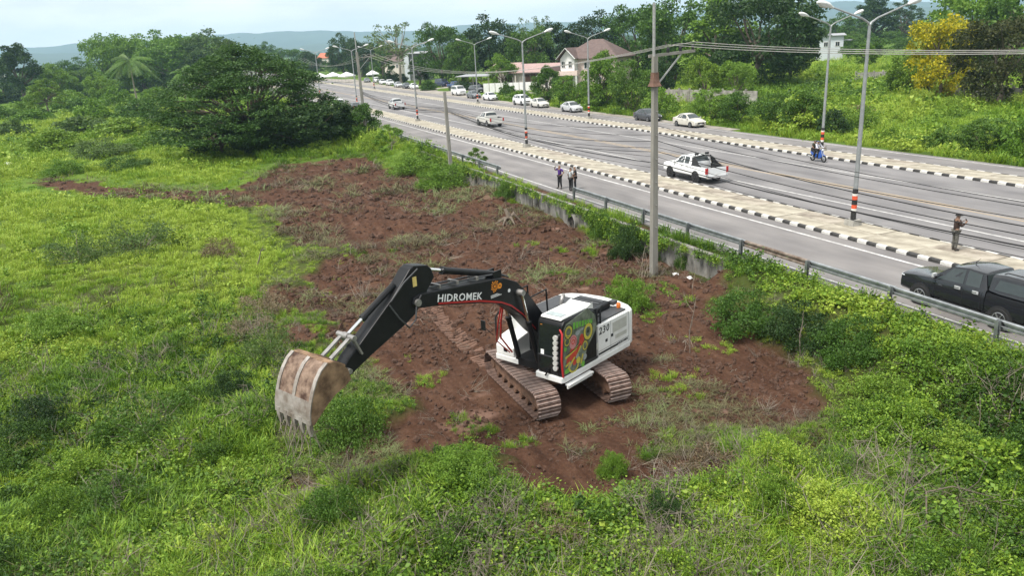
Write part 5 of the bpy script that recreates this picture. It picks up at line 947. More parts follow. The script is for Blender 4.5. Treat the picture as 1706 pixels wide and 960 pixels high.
# --- boom, arm, bucket
BM = [(6.12, 4.98), (5.87, 5.02), (4.59, 4.87), (3.31, 4.72), (2.58, 4.61), (1.99, 4.33), (1.51, 3.85), (.81, 2.96), (.12, 2.2), (.0, 1.95), (.12, 1.72), (.4, 1.72), (1.21, 2.47), (1.84, 3.18), (2.38, 3.62), (3.0, 3.92), (3.67, 4.12), (5.21, 4.50), (6.05, 4.66), (6.2, 4.8)]
boom = xbuild(MB().prism(BM, -.29, .29, lambda u, v, w_: U(u, w_, v)), 'boom', XB, None, None, .025)
rs = [(5.3, 4.56), (3.67, 4.17), (2.75, 3.86), (2.3, 3.62), (1.8, 3.2), (1.2, 2.52)]
m = MB()
for a, b_ in zip(rs[:-1], rs[1:]): m.add([U(a[0], .294, a[1]), U(b_[0], .294, b_[1]), U(b_[0], .294, b_[1] + .055), U(a[0], .294, a[1] + .055)], [(0, 1, 2, 3)])
xbuild(m, 'red_stripe', XR, boom)
stick('HIDROMEK', .30, LTX, 4.45, .295, 4.52, boom, 0, 1.08, tilt=-.235, sx=1.12)
m = MB(); n = 14
for k in range(n): a0, a1 = 2 * PI * k / n, 2 * PI * (k + .55) / n; disc(m, 3.0, 4.46, .07, .15 + .02 * (k % 3), .295, a0, a1, 3)
disc(m, 2.78, 4.42, .03, .09, .295, n=10); disc(m, 3.0, 4.46, 0, .045, .295, n=10); xbuild(m, 'orange_emblem', XO, boom)
m = MB()
for k in range(4): ubox(m, 2.72 + .06 * k, 3.2, .293, .295, 4.13 + .025 * k, 4.143 + .025 * k)
disc(m, 2.38, 4.16, 0, .06, .295, n=10); xbuild(m, 'small_print', LTX, boom)
for l in (.12, -.12): xbuild(MB().tube([U(2.2, l, 4.52), U(2.6, l, 4.72), U(3.4, l, 4.84), U(5.4, l, 5.05), U(5.9, l, 5.08)], .028, 7), 'hose', XG, boom, 60)
for f, z in ((3.6, 4.84), (4.4, 4.93), (5.1, 5.0)): xbuild(ubox(MB(), f - .03, f + .03, -.2, .2, z - .05, z + .06), 'hose_clamp', XS, boom)
for f, z in ((6.05, 4.83), (1.98, 4.0)): xbuild(MB().cyl(U(f, -.36, z), U(f, .36, z), .1, 16), 'pin', XS, boom, 40)
AM = [(5.28, 5.33), (5.36, 5.58), (5.5, 5.72), (5.97, 5.82), (6.12, 5.76), (6.53, 5.38), (6.82, 5.12), (7.95, 4.28), (8.35, 4.0), (8.58, 3.76), (8.50, 3.58), (8.38, 3.54), (7.64, 3.86), (6.46, 4.30), (6.05, 4.5), (5.8, 4.72), (5.55, 5.05)]
arm = xbuild(MB().prism(AM, -.2, .2, lambda u, v, w_: U(u, w_, v)), 'arm', XB, None, None, .02)
xbuild(MB().add([U(6.02, .203, 5.30), U(6.2, .203, 5.20), U(6.06, .203, 5.02 - .04), U(5.9, .203, 5.08)], [(0, 1, 2, 3)]) if False else ubox(MB(), 5.93, 6.07, .2, .204, 5.25, 5.52), 'yellow_sticker', YLW, arm)
xbuild(MB().tube([U(6.95, .24, 5.0), U(6.75, .34, 4.6), U(6.45, .36, 4.25), U(6.2, .34, 4.4), U(6.1, .32, 4.8), U(5.9, .3, 5.0)], .024, 7), 'hose', XG, arm, 60); xbuild(MB().tube([U(5.9, .24, 5.72), U(6.4, .25, 5.48), U(6.9, .24, 5.08)], .022, 7), 'hose', XG, arm, 60)
def cylinder(a, b, t, R, r, l, name, parent=None):
    a, b = U(a[0], l, a[1]), U(b[0], l, b[1]); mid = a.lerp(b, t); dv = (b - a).normalized(); q = xbuild(MB().tube([a, a + dv * .06, mid - dv * .12, mid - dv * .12, mid], [R * .9, R, R, R * 1.16, R * 1.16], 14), name, XB, parent, 40)
    xbuild(MB().cyl(mid - dv * .05, b, r, 12), 'rod', XCH, q, 40); xbuild(MB().cyl(b - LV * .1, b + LV * .1, r * 1.9, 12), 'rod_eye', XS, q, 40); return q
for l in (-.42, .42): cylinder((1.28, 1.45), (1.98, 4.0), .6, .085, .05, l, 'boom_cylinder')
cylinder((2.75, 4.74), (5.42, 5.55), .78, .1, .055, 0, 'arm_cylinder'); xbuild(ubox(ubox(MB(), 2.55, 2.9, .12, .17, 4.55, 4.85), 2.55, 2.9, -.17, -.12, 4.55, 4.85), 'cylinder_bracket', XB, boom)
cylinder((6.55, 5.42), (8.22, 4.52), .68, .085, .048, 0, 'bucket_cylinder')
for l in (-.24, .24):
    xbuild(MB().bar(U(8.22, l, 4.52), U(8.0, l, 4.02), .05, .12, up=tuple(LV)), 'link', XS, arm); xbuild(MB().bar(U(8.22, l * .7, 4.52), U(8.95, l * .7, 4.12), .05, .12, up=tuple(LV)), 'link', XS, arm)
for f, z in ((8.46, 3.72), (8.22, 4.52), (8.95, 4.12)): xbuild(MB().cyl(U(f, -.34, z), U(f, .34, z), .07, 12), 'pin', XS, arm, 40)
BC = [(8.80, 4.0), (8.98, 4.2), (9.18, 4.33), (9.34, 4.34), (9.52, 4.22), (9.68, 4.02), (9.80, 3.80), (9.90, 3.54), (9.97, 3.28), (10.0, 3.0)]
bk = MB(); inn = [(u - .05, v - .04) for u, v in BC]; bk.prism(BC + inn[::-1], -.7, .7, lambda u, v, w_: U(u, w_, v)); bucket = xbuild(bk, 'bucket', BKD, None, 50)
sp = [(8.74, 3.72), (8.80, 4.02)] + BC[1:] + [(9.92, 2.98), (9.58, 3.27), (9.25, 3.5), (8.95, 3.6)]
for l in (-.72, .70): xbuild(MB().prism(sp, l, l + .03, lambda u, v, w_: U(u, w_, v)), 'side_plate', BKT, bucket)
for l in (-.16, .16): xbuild(MB().prism([(8.38, 3.6), (8.5, 3.9), (8.9, 4.2), (9.2, 4.36), (9.05, 4.1), (8.7, 3.7)], l - .03, l + .03, lambda u, v, w_: U(u, w_, v)), 'bracket', BKT, bucket)
def strip(i0, i1, l0, l1, h, name, mt):
    P = BC[i0:i1 + 1]; m = MB(); o2 = []
    for i, (u, v) in enumerate(P):
        a = P[max(0, i - 1)]; b_ = P[min(len(P) - 1, i + 1)]; t = Vector((b_[0] - a[0], b_[1] - a[1])).normalized(); o2.append((u - t.y * h, v + t.x * h))
    m.prism(P + o2[::-1], l0, l1, lambda u, v, w_: U(u, w_, v)); return xbuild(m, name, mt, bucket)
strip(3, 8, .62, .735, .028, 'wear_strip', BKS); strip(3, 8, -.735, -.62, .028, 'wear_strip', BKS); strip(3, 8, -.07, .05, .024, 'wear_strip', BKS); strip(7, 9, -.735, .735, .032, 'cutting_edge', BKS); strip(1, 3, -.7, .7, .012, 'top_plate', BKT)
for k in range(5):
    l = -.62 + .31 * k; t = MB(); t.loft([[U(9.97 + a * w_ * 1.0 + sh, l + b_ * w2, z) for a, b_ in ((-1, -1), (1, -1), (1, 1), (-1, 1))] for z, w_, w2, sh in ((3.12, .06, .075, 0), (2.9, .05, .065, .01), (2.68, .012, .045, .015))]); xbuild(t, 'tooth', BKS, bucket)
hl = U(-.2, -.2, 0)
xbuild(MB().tube([U(1.4, -.6, 1.6), U(1.75, -.75, 2.2), U(1.9, -.55, 2.9), U(2.0, -.31, 3.6)], .03, 7), 'red_hose', XR, None, 60); xbuild(MB().tube([U(1.45, -.66, 1.6), U(1.85, -.85, 2.1), U(2.0, -.6, 2.8), U(2.1, -.31, 3.55)], .022, 7), 'red_hose', XR, None, 60)
# stalks caught on the teeth
hs_ = MB(); rg = np.random.default_rng(5); bp_ = Vector((XC, YC, ZG))
for k in range(26):
    l = rg.uniform(-.68, .68); a = bp_ + U(9.95, l, 2.95); e_ = a + U(rg.normal() * .22, rg.normal() * .22, -rg.uniform(.5, 1.15)); hs_.tube([a, a.lerp(e_, .5) + Vector(rg.normal(size=3)) * .08, e_], [.012, .009, .003], 4)
tag(hs_.build('uprooted_stalks', TWIG), 'dry uprooted stalks hanging from the excavator bucket teeth', 'stalks')
# ================================================================== buildings and walls
WCREAM = pmat('wall_cream', (.60, .54, .49), .85, var=.1, scale=2); WPINK = pmat('wall_pinkish', (.62, .50, .46), .85, var=.08, scale=2); WWHITE = pmat('wall_white', (.70, .70, .69), .8, var=.08, scale=2); RMAUVE = pmat('roof_mauve', (.125, .088, .08), .8, var=.18, scale=1.5, bump=.3, bscale=18); RPINK = pmat('roof_pink', (.34, .235, .22), .7, var=.15, scale=1.2, stretch=(3, .4, 1)); RORG = pmat('roof_orange', (.45, .14, .08), .8, var=.2); RGREY = pmat('roof_grey', (.30, .31, .33), .7, var=.15); WGREY = pmat('wall_grey', (.16, .16, .17), .8, var=.1); WPANE = pmat('window_pane', (.03, .035, .04), .12, coat=.3); DKB = pmat('opening_shade', (.05, .025, .02), .8, var=.3); WBLUE = pmat('wall_bluewhite', (.56, .60, .64), .8, var=.08); BLOCKW = pmat('block_wall', (.27, .25, .225), .95, var=.35, scale=1.4, bump=.4, col2=(.40, .38, .35)); TENTW = pmat('tent_white', (.80, .81, .82), .7, var=.03); GATEO = pmat('gate_ochre', (.34, .2, .06), .7, var=.2)
def B(name, loc, rz, label, cat='house', group=None): return empty(name, loc, rz, label, cat, group)
def gable_roof(mb, x0, x1, y0, y1, ze, zr, ov=.5, axis='x', th=.14):
    if axis == 'x': mb.prism([(y0 - ov, ze), ((y0 + y1) / 2, zr), (y1 + ov, ze), (y1 + ov, ze - th), ((y0 + y1) / 2, zr - th), (y0 - ov, ze - th)], x0 - ov, x1 + ov, lambda u, v, d: (d, u, v))
    else: mb.prism([(x0 - ov, ze), ((x0 + x1) / 2, zr), (x1 + ov, ze), (x1 + ov, ze - th), ((x0 + x1) / 2, zr - th), (x0 - ov, ze - th)], y0 - ov, y1 + ov, lambda u, v, d: (u, d, v))
    return mb
def window(parent, c, w, h, nrm='y', frame=WWHITE, sgn=-1):
    s = (w, .08, h) if nrm == 'y' else (.08, w, h); f = MB()
    for dx, dz, ww, hh in ((0, h / 2, w + .16, .09), (0, -h / 2, w + .16, .09), (-w / 2, 0, .09, h), (w / 2, 0, .09, h), (0, 0, .05, h)):
        f.box((dx, 0, dz) if nrm == 'y' else (0, dx, dz), (ww, .12, hh) if nrm == 'y' else (.12, ww, hh))
    o = f.build('window', frame, parent, loc=c); MB().box((0, -.0 * sgn, 0), (w, .04, h) if nrm == 'y' else (.04, w, h)).build('pane', WPANE, o); return o
# --- pink two storey house
O = G(938, 150, 0); h = B('house', (O.x, O.y, 0), math.radians(35), 'two storey pinkish house with mauve hip roof and white gable behind the bushes')
MB().box((6.2, 4.2, 3.2), (11.6, 8.0, 6.4)).build('wall', WPINK, h)
hp = MB(); e0, e1 = -.8, 12.8; hp.add([(e0, -.6, 6.3), (e1, -.6, 6.3), (e1, 9.0, 6.3), (e0, 9.0, 6.3), (4.8, 4.2, 9.9), (7.4, 4.2, 9.9), (e0, -.6, 6.15), (e1, -.6, 6.15), (e1, 9, 6.15), (e0, 9, 6.15)], [(0, 1, 5, 4), (1, 2, 5), (2, 3, 4, 5), (3, 0, 4), (0, 6, 7, 1), (1, 7, 8, 2), (2, 8, 9, 3), (3, 9, 6, 0), (6, 9, 8, 7)]); hp.build('roof', RMAUVE, h)
MB().box((1.9, -.55, 3.2), (3.2, 1.6, 6.4)).prism([(.3, 6.4), (3.5, 6.4), (1.9, 8.1)], -1.35, .2, lambda u, v, d: (u, d, v)).build('gable_wall', WWHITE, h)
gable_roof(MB(), .3, 3.5, -1.6, 3.6, 6.35, 8.5, .55, 'y').build('gable_roof', RMAUVE, h)
for s in (0, 1): MB().bar((-.3 if s else 4.1, -2.16, 6.28), (1.9, -2.16, 8.45), .06, .3, up=(0, 1, 0)).build('bargeboard', WWHITE, h)
for x_, z_ in ((1.0, 5.2), (2.6, 5.2)): window(h, (x_, -1.38, z_), .8, 1.3)
for x_ in (5.6, 8.2, 10.6): window(h, (x_, .18, 4.9), 1.2, 1.4); window(h, (x_, .18, 1.8), 1.2, 1.5)
window(h, (12.02, 3, 4.9), 1.4, 1.4, 'x'); window(h, (12.02, 6, 4.9), 1.4, 1.4, 'x')
MB().box((2.4, -1.9, 3.5), (4.6, 1.2, .9)).build('balcony', WPINK, h); MB().cyl((2.0, -2.5, 2.2), (2.0, -1.0, 2.2), .95, 20).box((2.0, -1.75, 1.1), (1.9, 1.5, 2.2)).build('arch_opening', DKB, h, smooth=40)  # the arch is a solid block, its inner shade put into the dark colour
for x_ in (.4, 4.4): MB().cyl((x_, -2.3, 0), (x_, -2.3, 3.1), .16, 12).build('column', WWHITE, h, smooth=40)
MB().box((-1.6, -2.2, 1.6), (3.0, 3.6, 3.2)).prism([(-3.1, 3.2), (-.1, 3.2), (-1.6, 4.6)], -4.0, -.4, lambda u, v, d: (u, d, v)).build('porch_wall', WCREAM, h); gable_roof(MB(), -3.1, -.1, -4.1, 1.2, 3.15, 4.9, .5, 'y').build('porch_roof', RMAUVE, h); window(h, (-1.6, -4.03, 1.5), .8, 1.6)
for s in (0, 1): MB().bar((-3.7 if s else .5, -4.66, 3.05), (-1.6, -4.66, 4.82), .06, .26, up=(0, 1, 0)).build('bargeboard', WWHITE, h)
# --- long low building with pink roof
O = G(822, 151, 0); h = B('long_building', (O.x, O.y, 0), math.radians(35), 'long low building with faded pink metal roof and dark open bay', 'building')
MB().box((8, 6.2, 1.85), (16, 8, 3.7)).build('wall', WCREAM, h); gable_roof(MB(), 2.6, 15.8, 2, 10.2, 3.75, 5.4, .9, 'x').build('roof', RPINK, h); gable_roof(MB(), -3.2, 2.4, 4, 11.5, 3.9, 5.7, .8, 'x').build('rear_roof', RPINK, h)
MB().box((11, 1.95, 1.7), (7.2, .7, 3.2)).build('open_bay', DKB, h); MB().box((3, 1.98, 1.6), (1.6, .7, 2.4)).build('open_bay', DKB, h)  # solid boxes, the shade inside the open bays painted as dark colour
for x_ in (1.2, 5.0, 7.0): MB().box((x_, 1.6, 1.6), (.3, .3, 3.2)).build('pillar', WCREAM, h)
# --- carport canopy and white fence
O = G(765, 150, 0); h = B('carport', (O.x, O.y, 0), math.radians(35), 'open carport with pale metal canopy behind the white sedan', 'carport')
MB().box((4, 2, 3.2), (9.5, 4.5, .14), Matrix.Rotation(.06, 3, 'X')).build('canopy', RGREY, h)
for x_ in (0, 4, 8.2):
    for y_ in (.2, 3.8): MB().cyl((x_, y_, 0), (x_, y_, 3.2), .07, 8).build('post', BLOCKW, h)
A_, B_ = G(806, 155, 0), G(896, 152, 0); h = B('white_fence', (A_.x, A_.y, 0), 0, 'white panel fence in front of the long pink roofed building', 'fence'); dv = B_ - A_; dv.z = 0; n = 9
for k in range(n):
    a, b = dv * (k / n), dv * ((k + 1) / n); MB().bar(a + Vector((0, 0, 1.05)), b - dv.normalized() * .1 + Vector((0, 0, 1.05)), .08, 1.9).build('fence_panel', WWHITE, h); MB().cyl(a, a + Vector((0, 0, 3.1 if k % 2 else 2.2)), .06, 8).build('post', BLOCKW, h)
# --- distant houses
def simple_house(px, yb, wdt, dep, hh, roof_h, rz, wm, rm, label, wins=2):
    O = G(px, yb, 0); h = B('house', (O.x, O.y, 0), rz, label); MB().box((0, 0, hh / 2), (wdt, dep, hh)).build('wall', wm, h); gable_roof(MB(), -wdt / 2, wdt / 2, -dep / 2, dep / 2, hh, hh + roof_h, .6, 'x').build('roof', rm, h)
    for k in range(wins): window(h, (-wdt / 4 + wdt / 2 * k / max(1, wins - 1), -dep / 2 - .02, hh * .7), 1.1, 1.2); window(h, (wdt / 2 + .02, -dep / 4 + dep / 2 * k / max(1, wins - 1), hh * .7), 1.1, 1.2, 'x')
    return h
h = simple_house(703, 133, 6, 6, 8.4, .5, .9, WGREY, RGREY, 'grey and white boxy house behind the roadside trees'); MB().box((-3.4, -.4, 4.2), (1.6, 6.2, 8.6)).build('side_wing', WBLUE, h)
simple_house(668, 128, 9, 7, 5.8, 2.4, .5, WCREAM, RMAUVE, 'distant house with dull brown roof beside the grey house')
simple_house(546, 112, 9, 8, 6.5, 3.4, .7, WCREAM, RORG, 'distant house with bright orange tiled roof above the tents')
h = simple_house(1380, 106, 6.0, 6.5, 7.6, .5, .95, WBLUE, RGREY, 'pale blue two storey house behind the far green slope'); MB().box((4.2, -1, 6.2), (2.2, 4, .2)).build('side_roof', RGREY, h)
p = G(110, 106, -1.4); h = B('warehouse', (p.x, p.y, -1.4), .5, 'long white warehouse far off below the hills', 'warehouse'); MB().box((0, 0, 5), (52, 30, 10)).build('wall', WWHITE, h); gable_roof(MB(), -26, 26, -15, 15, 10, 13, 1, 'x').build('roof', RGREY, h)
p = G(12, 128, -1.4); h = B('shed', (p.x, p.y, -1.4), .4, 'small white shed at the left edge beside the dark tree', 'shed'); MB().box((0, 0, 2), (8, 7, 4)).build('wall', WWHITE, h); gable_roof(MB(), -4, 4, -3.5, 3.5, 4, 5.2, .5, 'x').build('roof', RGREY, h)
# --- walls on the far side
def block_wall(px0, py0, px1, py1, hgt, npan, label, name='boundary_wall'):
    a, b = G(px0, py0, .1), G(px1, py1, .1); h = B(name, (a.x, a.y, 0), 0, label, 'wall'); dv = b - a; dv.z = 0
    for k in range(npan):
        q0, q1 = dv * (k / npan), dv * ((k + 1) / npan); t = dv.normalized(); MB().bar(q0 + t * .1 + Vector((0, 0, hgt / 2 - .1)), q1 - t * .1 + Vector((0, 0, hgt / 2 - .1)), .12, hgt).build('wall_panel', BLOCKW, h); MB().box(q0 + Vector((0, 0, hgt / 2)), (.22, .22, hgt + .25)).build('pillar', BLOCKW, h)
    return h
block_wall(1098, 172, 1262, 178, 2.3, 9, 'long stained block wall behind the bushes and parked sedans'); block_wall(1425, 137, 1500, 134, 1.9, 5, 'short grey block wall on the green slope below the blue house'); block_wall(1592, 166, 1702, 170, 1.9, 7, 'grey block wall in the shade of the dark brown tree')
p = G(1568, 165, .1); h = B('gate', (p.x, p.y, 0), 1.2, 'low ochre gate at the end of the shaded block wall', 'gate'); MB().box((0, 0, .7), (3.4, .06, 1.1)).build('gate_leaf', GATEO, h)
for x_ in (-1.8, 1.8): MB().box((x_, 0, .8), (.25, .25, 1.7)).build('gate_post', BLOCKW, h)
# --- white tents by the road
for k, (px, py, sz, lb) in enumerate(((556, 137, 4.2, 'white peaked tent furthest back in the roadside row'), (579, 137, 4.2, 'white peaked tent in the middle of the roadside row'), (622, 134, 3.2, 'small white pavilion tent behind the leaning pole'), (535, 139, 4.0, 'white tent partly hidden by the spreading tree crown'))):
    p = G(px, py, 0); h = B('tent', (p.x, p.y, 0), .4, lb, 'tent', 'white roadside tents'); s = sz / 2
    MB().add([(-s, -s, 2.3), (s, -s, 2.3), (s, s, 2.3), (-s, s, 2.3), (0, 0, 3.5), (-s, -s, 2.0), (s, -s, 2.0), (s, s, 2.0), (-s, s, 2.0)], [(0, 1, 4), (1, 2, 4), (2, 3, 4), (3, 0, 4), (0, 5, 6, 1), (1, 6, 7, 2), (2, 7, 8, 3), (3, 8, 5, 0)]).build('tent_roof', TENTW, h)
    for a in (-1, 1):
        for b in (-1, 1): MB().cyl((a * s * .97, b * s * .97, 0), (a * s * .97, b * s * .97, 2.2), .04, 6).build('tent_leg', LPOLE, h)
# ================================================================== trees and shrubs
LRT = leafmat('leaf_rain_tree', [(.022, .058, .011), (.046, .105, .018), (.09, .165, .03)], .22)
GT, GF, GB, GR = 'trees beyond the field', 'trees beyond the road', 'bushes along the far roadside', 'bushes on the near side'
for a in (
 (42, 170, 66, 72, 'tall', LD, 'dark green tall tree standing alone at the far field edge', -1.4), (8, 165, 98, 46, 'broad2', LD, 'dark tree cut by the left picture edge', -1.4),
 (215, 146, 58, 90, 'broad', LB, 'green tree in the back row of the wood behind the palm', -1.4), (275, 146, 52, 100, 'broad', LB, 'tall crown in the back row of the wood right of the palm', -1.4), (330, 146, 54, 100, 'broad3', LB, 'light crown in the back row of the wood', -1.4), (130, 150, 96, 70, 'broad', LG, 'small green tree at the left end of the wood', -1.4), (70, 152, 110, 70, 'broad3', LG, 'green tree just right of the lone dark tree', -1.4),
 (190, 156, 52, 80, 'broad3', LB, 'tall green tree at the near end of the wood behind the palm', -1.4), (243, 152, 58, 104, 'broad', LB, 'round green tree directly behind the coconut palm', -1.4), (300, 150, 55, 110, 'broad3', LB, 'bushy green tree in the middle of the wood behind the palm', -1.4), (352, 148, 50, 100, 'broad', LDU, 'green tree at the right end of the wood', -1.4), (388, 150, 60, 56, 'tall', LDU, 'dusty green tree next to the spreading dark tree', -1.4),
 (100, 165, 104, 62, 'broad2', LB, 'bright green tree between the dark tree and the palm', -1.4), (140, 160, 112, 54, 'broad3', LG, 'mid green low tree in front of the wood', -1.4), (82, 190, 128, 62, 'umb2', LY, 'loose bright green tree at the edge of the scrub', -1.4), (172, 172, 120, 50, 'broad', LB, 'light green young tree beside the palm', -1.4),
 (424, 255, 78, 292, 'umbrella', LRT, 'wide spreading dark green tree on the field edge', -1.4), (546, 246, 162, 110, 'broad', LD, 'dense dark tree under the right side of the spreading tree', -1.4), (604, 243, 172, 76, 'broad2', LG, 'mid green tree at the foot of the leaning pole', -1.4), (505, 258, 168, 150, 'broad3', LD, 'dark bushy tree in the shade of the spreading tree', -1.4), (372, 259, 190, 130, 'broad2', LD, 'dark low tree under the left side of the spreading tree', -1.4), (440, 260, 184, 140, 'broad', LD, 'dark thicket around the trunk of the spreading tree', -1.4), (655, 262, 208, 58, 'sapling', LB, 'small thin trunked tree below the far guard rail', -1.3), (794, 298, 246, 46, 'sapling', LB, 'feathery young tree beside the short cable pole', -1.2)):
    plant_px('tree', *a[:7], z=a[7], group=GT)
for a in (
 (448, 128, 70, 50, 'broad', LG, 'tree rising just beyond the spreading dark tree'), (486, 126, 78, 60, 'broad3', LG, 'green tree left of the orange roofed house'), (520, 124, 84, 40, 'broad2', LD, 'small dark tree beside the orange roofed house'), (574, 126, 56, 54, 'broad', LD, 'dark round tree right of the orange roofed house'), (604, 128, 64, 60, 'broad3', LD, 'dark tree behind the leaning pole top'), (640, 132, 66, 44, 'tall2', LG, 'green tree above the distant parked cars'),
 (668, 138, 20, 96, 'sparse', LDU, 'tall half bare tree with thin pale limbs'), (700, 142, 92, 40, 'tall2', LD, 'slim dark tree beside the grey house'), (738, 142, 34, 80, 'broad3', LG, 'big leafy tree right of the grey house'), (772, 142, 60, 62, 'broad', LG, 'green tree above the blue pickup'), (822, 136, 26, 108, 'broad', LD, 'large dark tree behind the carport'), (838, 150, 88, 56, 'broad2', LB, 'bright green tree behind the pink roofed building'), (892, 132, 8, 60, 'sparse', LDU, 'slender sparse tree rising above the pink roofed building'), (888, 138, 42, 80, 'broad3', LG, 'green tree behind the street lamp near the pink house'), (935, 134, 36, 96, 'broad2', LD, 'dark green tree left behind the pink house'), (990, 128, 20, 110, 'broad', LD, 'dark tall tree right above the mauve roof'), (1062, 136, 4, 118, 'broad3', LG, 'tall green tree behind the utility pole'), (1122, 140, -12, 130, 'broad', LG, 'big light green tree right of the utility pole'), (1192, 142, -8, 124, 'tall2', LB, 'tall bright green tree beside the crossarm'), (1262, 148, -28, 190, 'broad3', LD, 'huge dark tree behind the block wall'), (1316, 136, 26, 96, 'broad', LD, 'dark rounded tree left of the pale blue house'), (1175, 172, 92, 70, 'broad2', LY, 'yellow green tree below the crossarm'), (1225, 172, 98, 60, 'broad3', LB, 'rounded bright tree behind the block wall'), (1100, 172, 96, 58, 'broad', LD, 'dark leafy tree just behind the utility pole strut'),
 (1402, 84, 22, 66, 'broad', LG, 'tree on the rise behind the pale blue house'), (1452, 80, -10, 70, 'tall', LD, 'dark pointed tree behind the twin lamp heads'), (1500, 78, -2, 74, 'umb2', LD, 'flat topped dark tree behind the golden blossom tree'), (1440, 106, 62, 80, 'broad2', LG, 'low green tree beyond the short block wall'),
 (1562, 168, 22, 116, 'broad3', LF, 'tree covered in golden yellow blossom'), (1516, 160, 78, 76, 'broad', LY, 'yellow green tree at the foot of the golden blossom tree'), (1662, 178, 18, 150, 'broad3', LBR, 'large brown green spreading tree over the shaded wall'), (1610, 120, -40, 150, 'broad', LB, 'tall bright tree rising behind the golden blossom tree'), (1692, 128, -34, 130, 'broad2', LG, 'tall green tree at the top right corner'), (1536, 168, 134, 16, 'tall', LD, 'small dark conical tree standing on the green slope'), (1440, 118, 70, 40, 'tall2', LB, 'slim light tree above the short block wall')):
    plant_px('tree', *a[:7], z=0, group=GF, miny=61)
BP = ('stem', 'foliage')
for a in (
 (845, 160, 134, 30, 'bush', LG, 'small bush at the white panel fence'), (868, 166, 146, 50, 'bush2', LB, 'low bright bush behind the white SUV'), (912, 184, 108, 52, 'shrub', LG, 'tall bush right of the cream white sedan'), (952, 190, 126, 62, 'shrub2', LB, 'leafy bush behind the bright silver sedan'), (1006, 194, 82, 76, 'shrub', LB, 'very tall bush covering the front of the pink house'), (1052, 198, 100, 76, 'shrub2', LG, 'tall bush behind the dark grey sedan'), (1000, 196, 150, 70, 'bush2', LB, 'bright low bush below the far lamp post'), (1100, 196, 140, 60, 'bush3', LB, 'bright bush beside the dark grey sedan'), (1184, 212, 148, 66, 'shrub2', LB, 'bright bush just behind the champagne silver sedan'), (1226, 216, 150, 64, 'shrub', LG, 'green bush right of the champagne silver sedan'), (1284, 222, 156, 74, 'shrub2', LG, 'large round bush before the motorcycle lamp post'), (1336, 226, 150, 76, 'shrub', LG, 'tall bush left of the motorcycle lamp post'), (1386, 228, 172, 58, 'bush2', LD, 'dark low bush behind the motorcycle lamp post'), (1500, 250, 222, 70, 'bush3', LB, 'low bright bush on the far verge right of the lamps'), (1576, 262, 212, 80, 'bush', LG, 'green bush on the far verge with dark base'), (1640, 266, 196, 88, 'shrub2', LG, 'tall green bush on the far verge near the right edge'), (1696, 276, 186, 80, 'bush3', LB, 'bright bush at the right edge above the far verge'), (1430, 190, 172, 70, 'bush2', LDRY, 'heap of dry brown brushwood on the green slope'), (1480, 158, 128, 80, 'bush', LB, 'bright bush below the short block wall'), (1300, 145, 122, 90, 'bush3', LB, 'bright low bush on the far green slope'), (1360, 150, 132, 80, 'bush', LG, 'green bush on the slope below the pale blue house'), (716, 152, 128, 34, 'bush2', LG, 'bush behind the distant white sedan'), (655, 138, 116, 50, 'bush', LD, 'dark bush behind the distant row of cars'), (770, 150, 132, 40, 'bush3', LD, 'dark bush behind the black SUV')):
    plant_px('bush', *a[:7], z=0, cat='bush', group=GB, parts=BP, miny=57.5)
